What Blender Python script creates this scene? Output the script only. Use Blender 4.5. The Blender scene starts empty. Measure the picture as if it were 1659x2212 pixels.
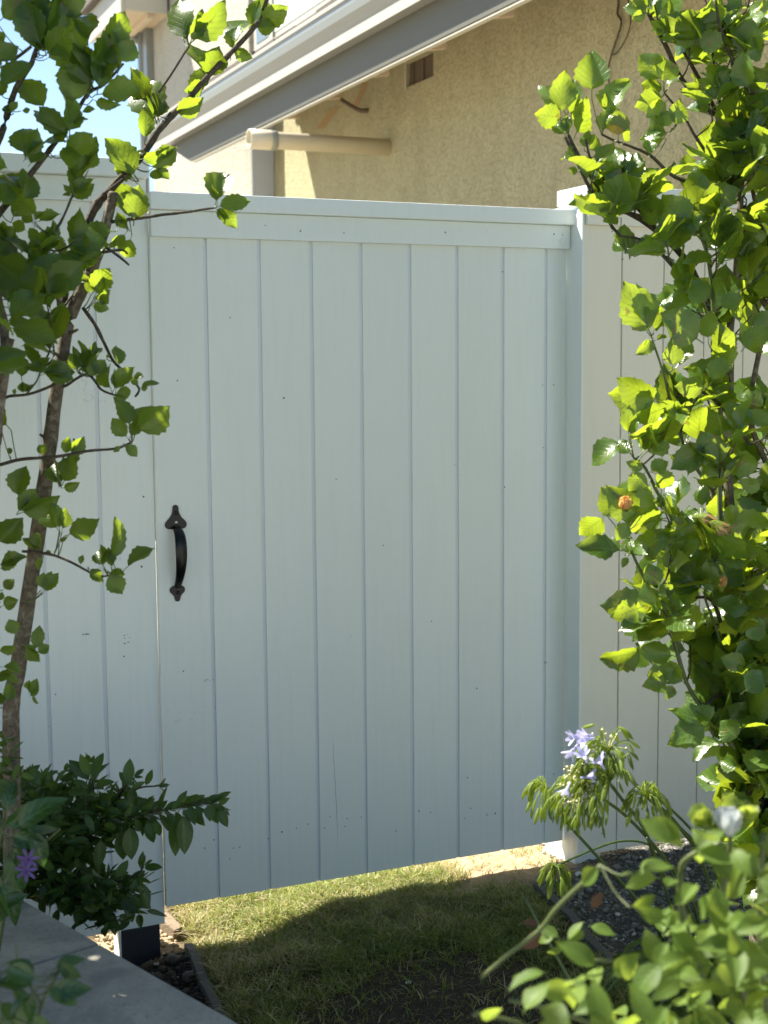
import bpy, bmesh, math, random
import numpy as np
from mathutils import Vector, Matrix, noise as mnoise

# ------------------------------------------------------------------ camera, world, sun, exposure
SC = bpy.context.scene
COL = SC.collection
FPX, YAW, PIT, ROL = 3002.5, math.radians(66.162), math.radians(6.0), math.radians(0.4453)
Fw = Vector((math.cos(YAW)*math.cos(PIT), math.sin(YAW)*math.cos(PIT), -math.sin(PIT)))
R0 = Vector((math.sin(YAW), -math.cos(YAW), 0)); U0 = R0.cross(Fw)
Rt = R0*math.cos(ROL) - U0*math.sin(ROL); Up = U0*math.cos(ROL) + R0*math.sin(ROL)
EYE = Vector((0, 0, 1.5))
cd = bpy.data.cameras.new('camera'); cam = bpy.data.objects.new('camera', cd); COL.objects.link(cam)
m3 = Matrix((Rt, Up, -Fw)).transposed()
cam.matrix_world = Matrix.Translation(EYE) @ m3.to_4x4()
cd.sensor_fit = 'VERTICAL'; cd.sensor_height = 36.0; cd.sensor_width = 27.0
cd.lens = 36*FPX/2212.0
cd.clip_start = 0.05; cd.clip_end = 3000
cd.dof.use_dof = True; cd.dof.focus_distance = 3.45; cd.dof.aperture_fstop = 5.0; cd.dof.aperture_blades = 0
SC.camera = cam

SUN_EL = math.radians(52); sunh = Vector((-0.60, 0.80, 0)).normalized()
SUN = Vector((sunh.x*math.cos(SUN_EL), sunh.y*math.cos(SUN_EL), math.sin(SUN_EL)))
w = bpy.data.worlds.new('World'); SC.world = w; w.use_nodes = True
nt = w.node_tree; nt.nodes.clear()
sky = nt.nodes.new('ShaderNodeTexSky'); sky.sky_type = 'NISHITA'; sky.sun_disc = False
sky.sun_elevation = SUN_EL; sky.sun_rotation = math.atan2(SUN.x, SUN.y)
sky.air_density = 1.0; sky.dust_density = 0.2; sky.ozone_density = 2.0
bg = nt.nodes.new('ShaderNodeBackground'); bg.inputs[1].default_value = 0.059
wo = nt.nodes.new('ShaderNodeOutputWorld')
nt.links.new(sky.outputs[0], bg.inputs[0]); nt.links.new(bg.outputs[0], wo.inputs[0])
ld = bpy.data.lights.new('sun', 'SUN'); ld.energy = 5.0; ld.angle = math.radians(0.55); ld.color = (1.0, 0.945, 0.84)
lo = bpy.data.objects.new('sun', ld); COL.objects.link(lo)
lo.rotation_euler = SUN.to_track_quat('Z', 'Y').to_euler()
SC.view_settings.view_transform = 'Standard'; SC.view_settings.look = 'None'
SC.view_settings.exposure = 1.78; SC.view_settings.gamma = 1.0
SC.view_settings.use_curve_mapping = False
SC.cycles.max_bounces = 8; SC.cycles.transmission_bounces = 6; SC.cycles.diffuse_bounces = 5

def ray(x, y): return Fw + Rt*((x-829.5)/FPX) - Up*((y-1106)/FPX)
def P(x, y, d): return EYE + ray(x, y)*d                 # point seen at photo position x, y at depth d
def onX(x, y, X): r = ray(x, y); return EYE + r*(X/r.x)
def onY(x, y, Y): r = ray(x, y); return EYE + r*(Y/r.y)
def onZ(x, y, Z): r = ray(x, y); return EYE + r*((Z-1.5)/r.z)

# ------------------------------------------------------------------ helpers
def tag(o, label=None, cat=None, group=None, kind=None):
    if label: o['label'] = label
    if cat: o['category'] = cat
    if group: o['group'] = group
    if kind: o['kind'] = kind
    return o
def empty(name, loc, label, cat, group=None):
    o = bpy.data.objects.new(name, None); COL.objects.link(o); o.location = loc
    o.empty_display_size = .05
    return tag(o, label, cat, group)
def link(name, me, mat=None, parent=None, loc=None):
    if mat is not None and len(me.materials) == 0: me.materials.append(mat)
    o = bpy.data.objects.new(name, me); COL.objects.link(o)
    if parent is not None:
        o.parent = parent
        o.matrix_parent_inverse = Matrix.Translation(-world_loc(parent))
    if loc is not None: o.location = loc
    return o
def world_loc(o):
    v = Vector(o.location)
    if o.parent: v = world_loc(o.parent) + v + Vector(o.matrix_parent_inverse.translation)
    return v
def bm_obj(name, bm, mat, parent=None, smooth=False, kind=None):
    me = bpy.data.meshes.new(name); bm.normal_update(); bm.to_mesh(me); bm.free()
    if smooth: me.shade_smooth()
    o = link(name, me, mat, parent)
    if kind: o['kind'] = kind
    return o
def add_box(bm, a, b, bev=0.0, jit=0.0, rnd=random):
    x0, y0, z0 = a; x1, y1, z1 = b
    vs = [bm.verts.new((x+rnd.uniform(-jit, jit), y+rnd.uniform(-jit, jit), z+rnd.uniform(-jit, jit)))
          for x in (x0, x1) for y in (y0, y1) for z in (z0, z1)]
    fs = [bm.faces.new([vs[i] for i in q]) for q in ((0,1,3,2),(4,6,7,5),(0,4,5,1),(2,3,7,6),(0,2,6,4),(1,5,7,3))]
    if bev > 0:
        es = list({e for f in fs for e in f.edges})
        bmesh.ops.bevel(bm, geom=es, offset=bev, segments=2, affect='EDGES', profile=.6)
def box(name, a, b, mat, parent=None, bev=0.002, jit=0.0):
    bm = bmesh.new(); a2 = [min(p, q) for p, q in zip(a, b)]; b2 = [max(p, q) for p, q in zip(a, b)]
    add_box(bm, a2, b2, bev, jit)
    bmesh.ops.recalc_face_normals(bm, faces=bm.faces)
    return bm_obj(name, bm, mat, parent)
def prism(name, poly, off, mat, parent=None, bev=0.0, smooth=False):
    """polygon of 3-D points extruded by the vector off"""
    bm = bmesh.new()
    a = [bm.verts.new(p) for p in poly]; b = [bm.verts.new(Vector(p)+Vector(off)) for p in poly]
    bm.faces.new(a); bm.faces.new(b[::-1]); n = len(a)
    for i in range(n): bm.faces.new((a[i], b[i], b[(i+1) % n], a[(i+1) % n]))
    bmesh.ops.recalc_face_normals(bm, faces=bm.faces)
    if bev > 0: bmesh.ops.bevel(bm, geom=list(bm.edges), offset=bev, segments=2, affect='EDGES')
    return bm_obj(name, bm, mat, parent, smooth)
def frame_of(t, ref=Vector((0, 0, 1))):
    t = t.normalized()
    if abs(t.dot(ref)) > .95: ref = Vector((1, 0, 0))
    a = t.cross(ref).normalized(); return a, t.cross(a).normalized()
def smooth_pts(pts, rad, sub=4):
    """Catmull-Rom through points"""
    n = len(pts); P_, R_ = [], []
    for i in range(n-1):
        p0 = pts[max(i-1, 0)]; p1 = pts[i]; p2 = pts[i+1]; p3 = pts[min(i+2, n-1)]
        for k in range(sub):
            t = k/sub
            P_.append(.5*((2*p1)+(p2-p0)*t+(2*p0-5*p1+4*p2-p3)*t*t+(3*p1-p0-3*p2+p3)*t**3))
            R_.append(rad[i]*(1-t)+rad[i+1]*t)
    P_.append(pts[-1]); R_.append(rad[-1]); return P_, R_
def add_tube(bm, pts, rad, seg=7, knot=0.0, rnd=random, cap=True):
    rings = []; uvl = None
    for i, p in enumerate(pts):
        t = (pts[min(i+1, len(pts)-1)]-pts[max(i-1, 0)])
        a, b = frame_of(t); r = rad[i]
        if knot and rnd.random() < .3: r *= 1+knot*rnd.random()
        rings.append([bm.verts.new(p + (a*math.cos(q)+b*math.sin(q))*r*(1+knot*.3*rnd.uniform(-1, 1)))
                      for q in [2*math.pi*k/seg for k in range(seg)]])
    for i in range(len(rings)-1):
        for k in range(seg):
            bm.faces.new((rings[i][k], rings[i][(k+1) % seg], rings[i+1][(k+1) % seg], rings[i+1][k]))
    if cap: bm.faces.new(rings[0][::-1]); bm.faces.new(rings[-1])
def tube(name, pts, rad, mat, parent=None, seg=7, knot=0.0, sub=4, rnd=random):
    bm = bmesh.new(); p, r = smooth_pts([Vector(q) for q in pts], rad, sub)
    add_tube(bm, p, r, seg, knot, rnd); return bm_obj(name, bm, mat, parent, True)
def np_mesh(name, V, F4):
    """V (n,3), F4 list of (m,k) index arrays"""
    me = bpy.data.meshes.new(name); me.vertices.add(len(V)); me.vertices.foreach_set('co', V.astype(np.float32).ravel())
    loops = np.concatenate([f.ravel() for f in F4]); cnt = np.concatenate([np.full(len(f), f.shape[1]) for f in F4])
    st = np.concatenate([[0], np.cumsum(cnt)[:-1]])
    me.loops.add(len(loops)); me.loops.foreach_set('vertex_index', loops.astype(np.int32))
    me.polygons.add(len(cnt)); me.polygons.foreach_set('loop_start', st.astype(np.int32))
    me.update(calc_edges=True); return me

# ------------------------------------------------------------------ materials
class NT:
    def __init__(s, name):
        s.m = bpy.data.materials.new(name); s.m.use_nodes = True; s.t = s.m.node_tree; s.t.nodes.clear()
        s.out = s.n('ShaderNodeOutputMaterial')
    def n(s, k, **kw):
        q = s.t.nodes.new(k)
        for a, b in kw.items(): setattr(q, a, b)
        return q
    def l(s, a, b): s.t.links.new(a, b)
    def math(s, op, a, b=None, c=None, clamp=False):
        q = s.n('ShaderNodeMath', operation=op, use_clamp=clamp)
        for i, v in enumerate((a, b, c)):
            if v is None: continue
            if isinstance(v, (int, float)): q.inputs[i].default_value = v
            else: s.l(v, q.inputs[i])
        return q.outputs[0]
    def noise(s, scale, detail=4, rough=.55, vec=None, dist=0):
        q = s.n('ShaderNodeTexNoise'); q.inputs['Scale'].default_value = scale; q.inputs['Detail'].default_value = detail
        q.inputs['Roughness'].default_value = rough; q.inputs['Distortion'].default_value = dist
        s.l(vec if vec is not None else s.pos(), q.inputs['Vector']); return q.outputs[0]
    def pos(s):
        if not hasattr(s, '_p'): s._p = s.n('ShaderNodeNewGeometry').outputs['Position']
        return s._p
    def scaled(s, v):
        q = s.n('ShaderNodeVectorMath', operation='MULTIPLY'); s.l(s.pos(), q.inputs[0]); q.inputs[1].default_value = v
        return q.outputs[0]
    def ramp(s, fac, stops):
        q = s.n('ShaderNodeValToRGB'); e = q.color_ramp.elements
        while len(e) < len(stops): e.new(.5)
        for i, (p, c) in enumerate(stops):
            e[i].position = p; e[i].color = tuple(c)+(1,) if len(c) == 3 else c
        s.l(fac, q.inputs[0]); return q.outputs[0]
    def mix(s, f, a, b, mode='MIX'):
        q = s.n('ShaderNodeMix', data_type='RGBA', blend_type=mode)
        for i, v in ((0, f), (6, a), (7, b)):
            if isinstance(v, (int, float)): q.inputs[i].default_value = v
            elif isinstance(v, (tuple, list)): q.inputs[i].default_value = tuple(v)+(1,)
            else: s.l(v, q.inputs[i])
        return q.outputs[2]
    def bump(s, h, dist, strength=1.0, nrm=None):
        q = s.n('ShaderNodeBump'); q.inputs['Distance'].default_value = dist; q.inputs['Strength'].default_value = strength
        s.l(h, q.inputs['Height'])
        if nrm is not None: s.l(nrm, q.inputs['Normal'])
        return q.outputs[0]
    def bsdf(s, col, rough=.6, nrm=None, spec=.5, metal=0, final=True):
        q = s.n('ShaderNodeBsdfPrincipled')
        if isinstance(col, (tuple, list)): q.inputs['Base Color'].default_value = tuple(col)+(1,)
        else: s.l(col, q.inputs['Base Color'])
        if isinstance(rough, (int, float)): q.inputs['Roughness'].default_value = rough
        else: s.l(rough, q.inputs['Roughness'])
        q.inputs['Specular IOR Level'].default_value = spec; q.inputs['Metallic'].default_value = metal
        if nrm is not None: s.l(nrm, q.inputs['Normal'])
        if final: s.l(q.outputs[0], s.out.inputs[0])
        return q
    def objrand(s): return s.n('ShaderNodeObjectInfo').outputs['Random']

def mat_paint(name, col, dirt=.5, rough=.42):
    n = NT(name)
    g = n.noise(1.0, 6, .6, n.scaled((60, 60, 3.5)))          # brushed grain along the board
    big = n.noise(3.0, 3, .5); sp = n.noise(95, 2, .5)
    c = n.mix(n.math('MULTIPLY', big, .35), col, tuple(v*.9 for v in col))
    rnd = n.math('MULTIPLY', n.objrand(), .16)
    c = n.mix(rnd, c, tuple(v*.72 for v in col))
    fine = n.noise(420, 2, .6)
    c = n.mix(n.math('MULTIPLY', n.math('SUBTRACT', fine, .45, clamp=True), .35*dirt), c, (.42, .42, .38))
    mask = n.math('GREATER_THAN', n.math('MULTIPLY', sp, n.noise(4.5, 2, .5)), .478)
    c = n.mix(n.math('MULTIPLY', mask, .4*dirt), c, (.33, .33, .30))
    c = n.mix(n.math('MULTIPLY', n.math('SUBTRACT', g, .5, clamp=True), .7), c, tuple(v*.78 for v in col))
    h = n.math('ADD', n.math('MULTIPLY', g, .9), n.math('ADD', n.math('MULTIPLY', n.noise(300, 3, .6), .5), n.math('MULTIPLY', n.noise(5, 3, .5), 1.2)))
    n.bsdf(c, n.math('ADD', n.math('MULTIPLY', n.noise(8, 3), .2), rough-.1), n.bump(h, .0011, .9)); return n.m
PAINT = mat_paint('gate_paint', (.79, .835, .805))
PAINT_C = mat_paint('cream_bounce_paint', (.80, .775, .665))  # cream tint beyond the gate paint: bounce from the hibiscus put into colour
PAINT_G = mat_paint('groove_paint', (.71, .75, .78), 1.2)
def mat_stucco(name, col, col2, bumpd=.005, sc=62):
    n = NT(name)
    a = n.noise(sc, 5, .62, dist=.6); b = n.noise(sc*3.4, 4, .6); big = n.noise(1.4, 4, .6); med = n.noise(7, 4, .6)
    c = n.mix(n.ramp(big, [(.3, (0, 0, 0)), (.75, (1, 1, 1))]), col, col2)
    pit = n.ramp(a, [(.34, (1, 1, 1)), (.47, (0, 0, 0))])
    c = n.mix(n.math('MULTIPLY', pit, .5), c, tuple(v*.55 for v in col2))
    c = n.mix(n.math('MULTIPLY', med, .22), c, tuple(v*.8 for v in col))
    st = n.ramp(n.noise(1, 5, .65, n.scaled((1.5, 2.2, .8)), 1.5), [(.45, (0, 0, 0)), (.7, (1, 1, 1))])
    c = n.mix(n.math('MULTIPLY', st, .45), c, tuple(v*.72 for v in col2))
    h = n.math('ADD', n.math('MULTIPLY', n.ramp(a, [(.3, (0, 0, 0)), (.55, (1, 1, 1))]), 1.0), n.math('MULTIPLY', b, .35))
    n.bsdf(c, .9, n.bump(h, bumpd, .9), .2); return n.m
STUCCO = mat_stucco('stucco_tan', (.44, .405, .25), (.375, .34, .195))
STUCCO2 = mat_stucco('stucco_cream', (.45, .43, .36), (.41, .39, .32), .005, 30)
def mat_simple(name, col, rough=.6, bs=40, bd=.001, var=.25, spec=.5, metal=0):
    n = NT(name); a = n.noise(bs, 5, .6); b = n.noise(bs*.12, 3, .5)
    c = n.mix(n.math('MULTIPLY', n.math('ADD', a, b), var), col, tuple(v*.55 for v in col))
    n.bsdf(c, rough, n.bump(a, bd, .7), spec, metal); return n.m
TRIM = mat_simple('white_trim', (.42, .40, .33), .5, 30, .0006, .12)
FASCIA = mat_simple('grey_fascia', (.10, .098, .072), .6, 25, .001, .2)
GUTTER = mat_simple('gutter_enamel', (.22, .23, .215), .32, 12, .0003, .12)
SHINGLE = mat_simple('asphalt_shingle', (.16, .14, .12), .95, 160, .003, .5, .2)
DARKW = mat_simple('dark_treated_wood', (.020, .022, .032), .6, 130, .002, .5)
WHITEP = mat_simple('pipe_plastic', (.60, .53, .38), .45, 20, .0004, .15)
PIPEGREY = mat_simple('grey_band', (.33, .34, .30), .5, 30, .0004, .1)
DARKHOLE = mat_simple('vent_dark', (.13, .095, .06), .8, 60, .001, .3)
SOFFIT = mat_simple('soffit_boards', (.58, .47, .33), .7, 20, .001, .2)
NAIL = mat_simple('rusty_nail', (.13, .12, .11), .7, 80, .0002, .4)
METAL = mat_simple('black_iron', (.004, .004, .005), .28, 260, .0003, .3, .35)
SCREW = mat_simple('screw_steel', (.55, .55, .52), .3, 60, .0001, .1, .5, 1)
BRICK = mat_simple('tan_brick', (.24, .18, .125), .9, 70, .004, .45, .2)
EDGEW = mat_simple('bender_board', (.14, .13, .125), .8, 90, .002, .5, .2)
def mat_concrete():
    n = NT('garden_concrete'); a = n.noise(7, 6, .65); b = n.noise(90, 4, .6); v = n.noise(260, 2, .5)
    c = n.ramp(a, [(.25, (.23, .215, .175)), (.5, (.31, .29, .24)), (.75, (.39, .36, .30))])
    c = n.mix(n.math('MULTIPLY', n.ramp(b, [(.55, (0, 0, 0)), (.68, (1, 1, 1))]), .35), c, (.10, .095, .08))
    c = n.mix(n.math('MULTIPLY', n.math('GREATER_THAN', v, .66), .4), c, (.5, .48, .42))
    st = n.ramp(n.noise(3.1, 5, .7, dist=1), [(.5, (0, 0, 0)), (.62, (1, 1, 1))])
    c = n.mix(n.math('MULTIPLY', st, .45), c, (.13, .13, .12))
    h = n.math('ADD', a, n.math('MULTIPLY', b, .25))
    n.bsdf(c, .88, n.bump(h, .008, .8), .3); return n.m
CONC = mat_concrete()
def mat_bark(name, c1, c2, c3, sc=1):
    n = NT(name); a = n.noise(60*sc, 5, .7, dist=.8); b = n.noise(1, 4, .6, n.scaled((150, 150, 40)))
    c = n.ramp(a, [(.3, c1), (.52, c2), (.72, c3)])
    c = n.mix(n.math('MULTIPLY', b, .35), c, c1)
    n.bsdf(c, .85, n.bump(n.math('ADD', a, b), .002, 1), .25); return n.m
BARK = mat_bark('hibiscus_bark', (.045, .034, .022), (.15, .12, .085), (.30, .27, .21))
TWIG = mat_bark('twig_bark', (.03, .024, .017), (.075, .06, .04), (.16, .13, .09), 2)
STEM = mat_simple('green_stem', (.085, .11, .028), .5, 60, .0003, .3)
AGSTEM = mat_simple('flower_stalk_green', (.055, .10, .02), .45, 60, .0003, .35)

def mat_leaf(name, front, trans, veinc, tw=.5, rough=.38, spec=.5, vein=True, nv=7.0, var=.5, brown=0.0):
    n = NT(name)
    tc = n.n('ShaderNodeUVMap'); sp = n.n('ShaderNodeSeparateXYZ'); n.l(tc.outputs[0], sp.inputs[0])
    u, v = sp.outputs[0], sp.outputs[1]
    a = n.math('MULTIPLY', n.math('ABSOLUTE', n.math('SUBTRACT', u, .5)), 2)
    mid = n.math('LESS_THAN', a, n.math('MULTIPLY', n.math('SUBTRACT', 1.15, v), .075))
    wv = n.math('MULTIPLY', n.math('SUBTRACT', v, n.math('MULTIPLY', a, .33)), nv)
    pp = n.math('PINGPONG', wv, .5)
    side = n.math('LESS_THAN', pp, .075)
    vm = n.math('MAXIMUM', mid, n.math('MULTIPLY', side, .75))
    r = n.objrand(); mott = n.noise(55, 3, .6); broad = n.noise(9, 2, .5)
    hv = n.math('ADD', n.math('MULTIPLY', n.math('SUBTRACT', r, .5), var), n.math('MULTIPLY', n.math('SUBTRACT', broad, .5), var*1.3))
    hs = n.n('ShaderNodeHueSaturation'); hs.inputs['Color'].default_value = tuple(front)+(1,)
    n.l(n.math('ADD', 1.0, hv), hs.inputs['Value']); n.l(n.math('ADD', .5, n.math('MULTIPLY', hv, -.05)), hs.inputs['Hue'])
    c = n.mix(n.math('MULTIPLY', mott, .35), hs.outputs[0], tuple(q*.6 for q in front))
    if vein: c = n.mix(n.math('MULTIPLY', vm, .7), c, veinc)
    ht = n.n('ShaderNodeHueSaturation'); ht.inputs['Color'].default_value = tuple(trans)+(1,)
    n.l(n.math('ADD', 1.0, n.math('MULTIPLY', hv, .8)), ht.inputs['Value'])
    t = n.mix(n.math('MULTIPLY', mott, .3), ht.outputs[0], tuple(q*.75 for q in trans))
    if vein: t = n.mix(n.math('MULTIPLY', vm, .55), t, tuple(q*.4 for q in trans))
    if vein: t = n.mix(n.math('MULTIPLY', n.math('SUBTRACT', .5, pp), .35), t, tuple(q*.6 for q in trans))
    if brown > 0:
        bm_ = n.math('MULTIPLY', n.math('GREATER_THAN', n.noise(38, 2, .5), .68), brown)
        c = n.mix(bm_, c, (.22, .13, .05)); t = n.mix(bm_, t, (.2, .1, .03))
    h = n.math('ADD', n.math('MULTIPLY', n.math('MINIMUM', pp, .16), 1.6), n.math('MULTIPLY', n.noise(60, 2, .5), 1.2))
    nb = n.bump(h, .0011, .7)
    q = n.bsdf(c, rough, nb, spec, final=False)
    tr = n.n('ShaderNodeBsdfTranslucent'); n.l(t, tr.inputs[0]); n.l(nb, tr.inputs[1])
    mx = n.n('ShaderNodeMixShader'); mx.inputs[0].default_value = tw
    n.l(q.outputs[0], mx.inputs[1]); n.l(tr.outputs[0], mx.inputs[2]); n.l(mx.outputs[0], n.out.inputs[0]); return n.m
LEAF_R = mat_leaf('hibiscus_leaf_fresh', (.048, .105, .016), (.46, .58, .03), (.15, .25, .05), .42, .29, .6, brown=.6, var=.8)
LEAF_L = mat_leaf('hibiscus_leaf_deep', (.042, .09, .015), (.42, .56, .03), (.12, .2, .045), .44, .33, .5, brown=.25)
LEAF_Y = mat_leaf('yellowing_leaf', (.34, .26, .03), (.55, .36, .03), (.4, .33, .1), .5)
LEAF_S = mat_leaf('shrub_leaf', (.042, .085, .018), (.20, .33, .03), (.11, .2, .06), .3, .35, .4, nv=5)
LEAF_V = mat_leaf('glossy_dark_leaf', (.022, .06, .018), (.14, .28, .03), (.10, .2, .06), .28, .28, .5, nv=5)
LEAF_F = mat_leaf('rose_leaf', (.075, .13, .022), (.42, .54, .06), (.2, .3, .08), .42, .5, .25)
LEAF_B = mat_leaf('bronze_leaf', (.09, .05, .02), (.20, .09, .03), (.2, .1, .05), .4, .5)
BLADE = mat_leaf('strap_leaf_green', (.03, .075, .018), (.22, .36, .04), (.08, .16, .04), .35, .4, .5, vein=False)
POD = mat_leaf('seed_pod_green', (.17, .25, .04), (.52, .60, .08), (.2, .3, .08), .5, .42, .5, vein=False)
PETALV = mat_leaf('violet_petal', (.58, .57, .82), (.66, .62, .86), (.25, .2, .6), .4, .5, .3, vein=False, var=.2)
PETALP = mat_leaf('purple_petal', (.15, .085, .28), (.2, .11, .34), (.25, .2, .6), .3, .5, .3, vein=False, var=.2)
PETALW = mat_leaf('white_petal', (.80, .82, .80), (.80, .82, .80), (.6, .6, .5), .5, .5, .3, vein=False, var=.1)
PETALO = mat_leaf('apricot_petal', (.80, .50, .22), (.85, .5, .15), (.6, .2, .1), .4, .5, .3, vein=False, var=.3)
PETALD = mat_leaf('wilted_petal', (.55, .42, .22), (.55, .38, .15), (.4, .2, .1), .3, .6, .2, vein=False, var=.4)
STAMEN = mat_simple('cream_stamen', (.72, .66, .42), .6, 60, .0002, .2)

# ------------------------------------------------------------------ ground
def sstep(a, b, x):
    t = np.clip((x-a)/(b-a), 0, 1); return t*t*(3-2*t)
def vnoise(x, y, f, seed=0):
    """cheap smooth value noise, numpy"""
    x = x*f+seed*17.3; y = y*f+seed*9.1
    xi = np.floor(x); yi = np.floor(y); fx = x-xi; fy = y-yi
    fx = fx*fx*(3-2*fx); fy = fy*fy*(3-2*fy)
    def h(a, b): return np.modf(np.abs(np.sin(a*127.1+b*311.7+seed)*43758.5453))[0]
    return (h(xi, yi)*(1-fx)+h(xi+1, yi)*fx)*(1-fy)+(h(xi, yi+1)*(1-fx)+h(xi+1, yi+1)*fx)*fy
def left_edge(Y): return .985-(3.62-Y)*.075
def right_edge(Y): return 1.955+(Y-3.2)*.12
def gz(X, Y):
    X = np.asarray(X, float); Y = np.asarray(Y, float)
    z = -.03-.065*(1-sstep(.95, 1.55, X))*(1-.6*sstep(3.7, 4.6, Y)) + .012*sstep(1.9, 2.2, X)
    z = z-.05*(1-sstep(.3, .95, X))*(1-sstep(3.2, 3.7, Y))
    near = (1-sstep(6, 9, np.abs(X-1.4)))*(1-sstep(6, 9, np.abs(Y-3)))
    z = z+near*(.022*(vnoise(X, Y, 4, 1)-.5)+.014*(vnoise(X, Y, 11, 2)-.5)+.008*(vnoise(X, Y, 31, 3)-.5))
    soil = 1-sstep(.90, .97, X)
    z = z+soil*near*(.035*(vnoise(X, Y, 17, 4)-.5)+.02*(vnoise(X, Y, 45, 5)-.5))
    return z
def g1(X, Y): return float(gz(np.array([X]), np.array([Y]))[0])
def axis(a, b, step, far):
    inner = np.arange(a, b+1e-6, step); out = []
    d = step; p = b
    while p < far: d *= 1.25; p += d; out.append(p)
    lo_ = []; d = step; p = a
    while p > -far: d *= 1.25; p -= d; lo_.append(p)
    return np.concatenate([lo_[::-1], inner, out])
ax_, ay_ = axis(.2, 3.2, .018, 1500), axis(1.9, 4.8, .018, 1500)
GX, GY = np.meshgrid(ax_, ay_); GZ = gz(GX, GY)
nx, ny = len(ax_), len(ay_); idx = np.arange(nx*ny).reshape(ny, nx)
F = np.stack([idx[:-1, :-1].ravel(), idx[:-1, 1:].ravel(), idx[1:, 1:].ravel(), idx[1:, :-1].ravel()], 1)
me = np_mesh('ground', np.stack([GX.ravel(), GY.ravel(), GZ.ravel()], 1), [F])
# colour of the ground itself: lawn thatch, trodden soil, sandy dirt, grey gravel fines, dark bed soil
def lawn_cover(X, Y):
    inside = sstep(0, .05, X-left_edge(Y))*(1-sstep(-.06, .04, X-right_edge(Y)+.10*sstep(3.35, 3.6, Y)))
    n1 = vnoise(X, Y, 7, 7); n2 = vnoise(X, Y, 23, 8)
    bare = (1-sstep(3.01, 3.16, Y+(n1-.5)*.22+(n2-.5)*.1))*sstep(1.02, 1.22, X+(n1-.5)*.15)*(1-sstep(1.68, 1.86, X+(n2-.5)*.1))
    sand = sstep(1.68, 1.86, X+(n1-.5)*.2)*sstep(3.38, 3.50, Y)*(1-sstep(2.2, 2.3, X))*(1-sstep(5.0, 5.6, Y))
    c = inside*(1-bare)*(1-sand)*(.75+.5*n1)
    return c, bare, sand
def ground_col(X, Y):
    c, bare, sand = lawn_cover(X, Y)
    col = np.empty(X.shape+(3,))
    thatch = np.array([.10, .08, .045]); soil = np.array([.065, .054, .041]); sandc = np.array([.48, .36, .22])
    grav = np.array([.10, .097, .085]); bed = np.array([.026, .021, .016]); far = np.array([.40, .37, .30])
    col[:] = thatch
    b = bare[..., None]; col[:] = col*(1-b)+soil*b
    s = sand[..., None]; col[:] = col*(1-s)+sandc*s
    r = sstep(-.04, .03, X-right_edge(Y))[..., None]*(1-s); col[:] = col*(1-r)+grav*r
    bk = (sstep(3.56, 3.66, Y)*sstep(2.2, 2.3, X))[..., None]; col[:] = col*(1-bk)+np.array([.46, .36, .25])*bk
    l = (1-sstep(-.03, .01, X-left_edge(Y)))[..., None]; col[:] = col*(1-l)+bed*l
    lb = l*(sstep(3.55, 3.62, Y))[..., None]; col[:] = col*(1-lb)+np.array([.40, .31, .20])*lb
    d = np.maximum(np.abs(X-1.5)-2.2, np.abs(Y-3.2)-2.4); f_ = sstep(1.2, 2.2, d)[..., None]
    col = col*(1-f_)+far*f_  # unseen far ground, likewise kept pale to bounce light
    bounce = (1-sstep(2.18, 2.22, Y))[..., None]                 # unseen pale ground added to bounce sunlight onto the fence
    return col*(1-bounce)+np.array([.42, .42, .385])*bounce
GC = ground_col(GX, GY)
ca = me.color_attributes.new('tint', 'FLOAT_COLOR', 'POINT')
ca.data.foreach_set('color', np.concatenate([GC.reshape(-1, 3), np.ones((nx*ny, 1))], 1).astype(np.float32).ravel())
n = NT('ground_soil'); at = n.n('ShaderNodeVertexColor', layer_name='tint')
a = n.noise(45, 6, .7); b = n.noise(220, 4, .6)
c = n.mix(n.ramp(a, [(.35, (0, 0, 0)), (.7, (1, 1, 1))]), at.outputs[0], n.mix(1.0, at.outputs[0], (.55, .52, .48), 'MULTIPLY'))
c = n.mix(n.math('MULTIPLY', n.math('GREATER_THAN', b, .62), .35), c, (.42, .38, .30))
n.bsdf(c, .95, n.bump(n.math('ADD', a, n.math('MULTIPLY', b, .5)), .008, 1), .15)
me.shade_smooth(); gr = link('ground', me, n.m); tag(gr, 'bare soil and sandy dirt under the lawn and gravel', None, None, 'structure')

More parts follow.
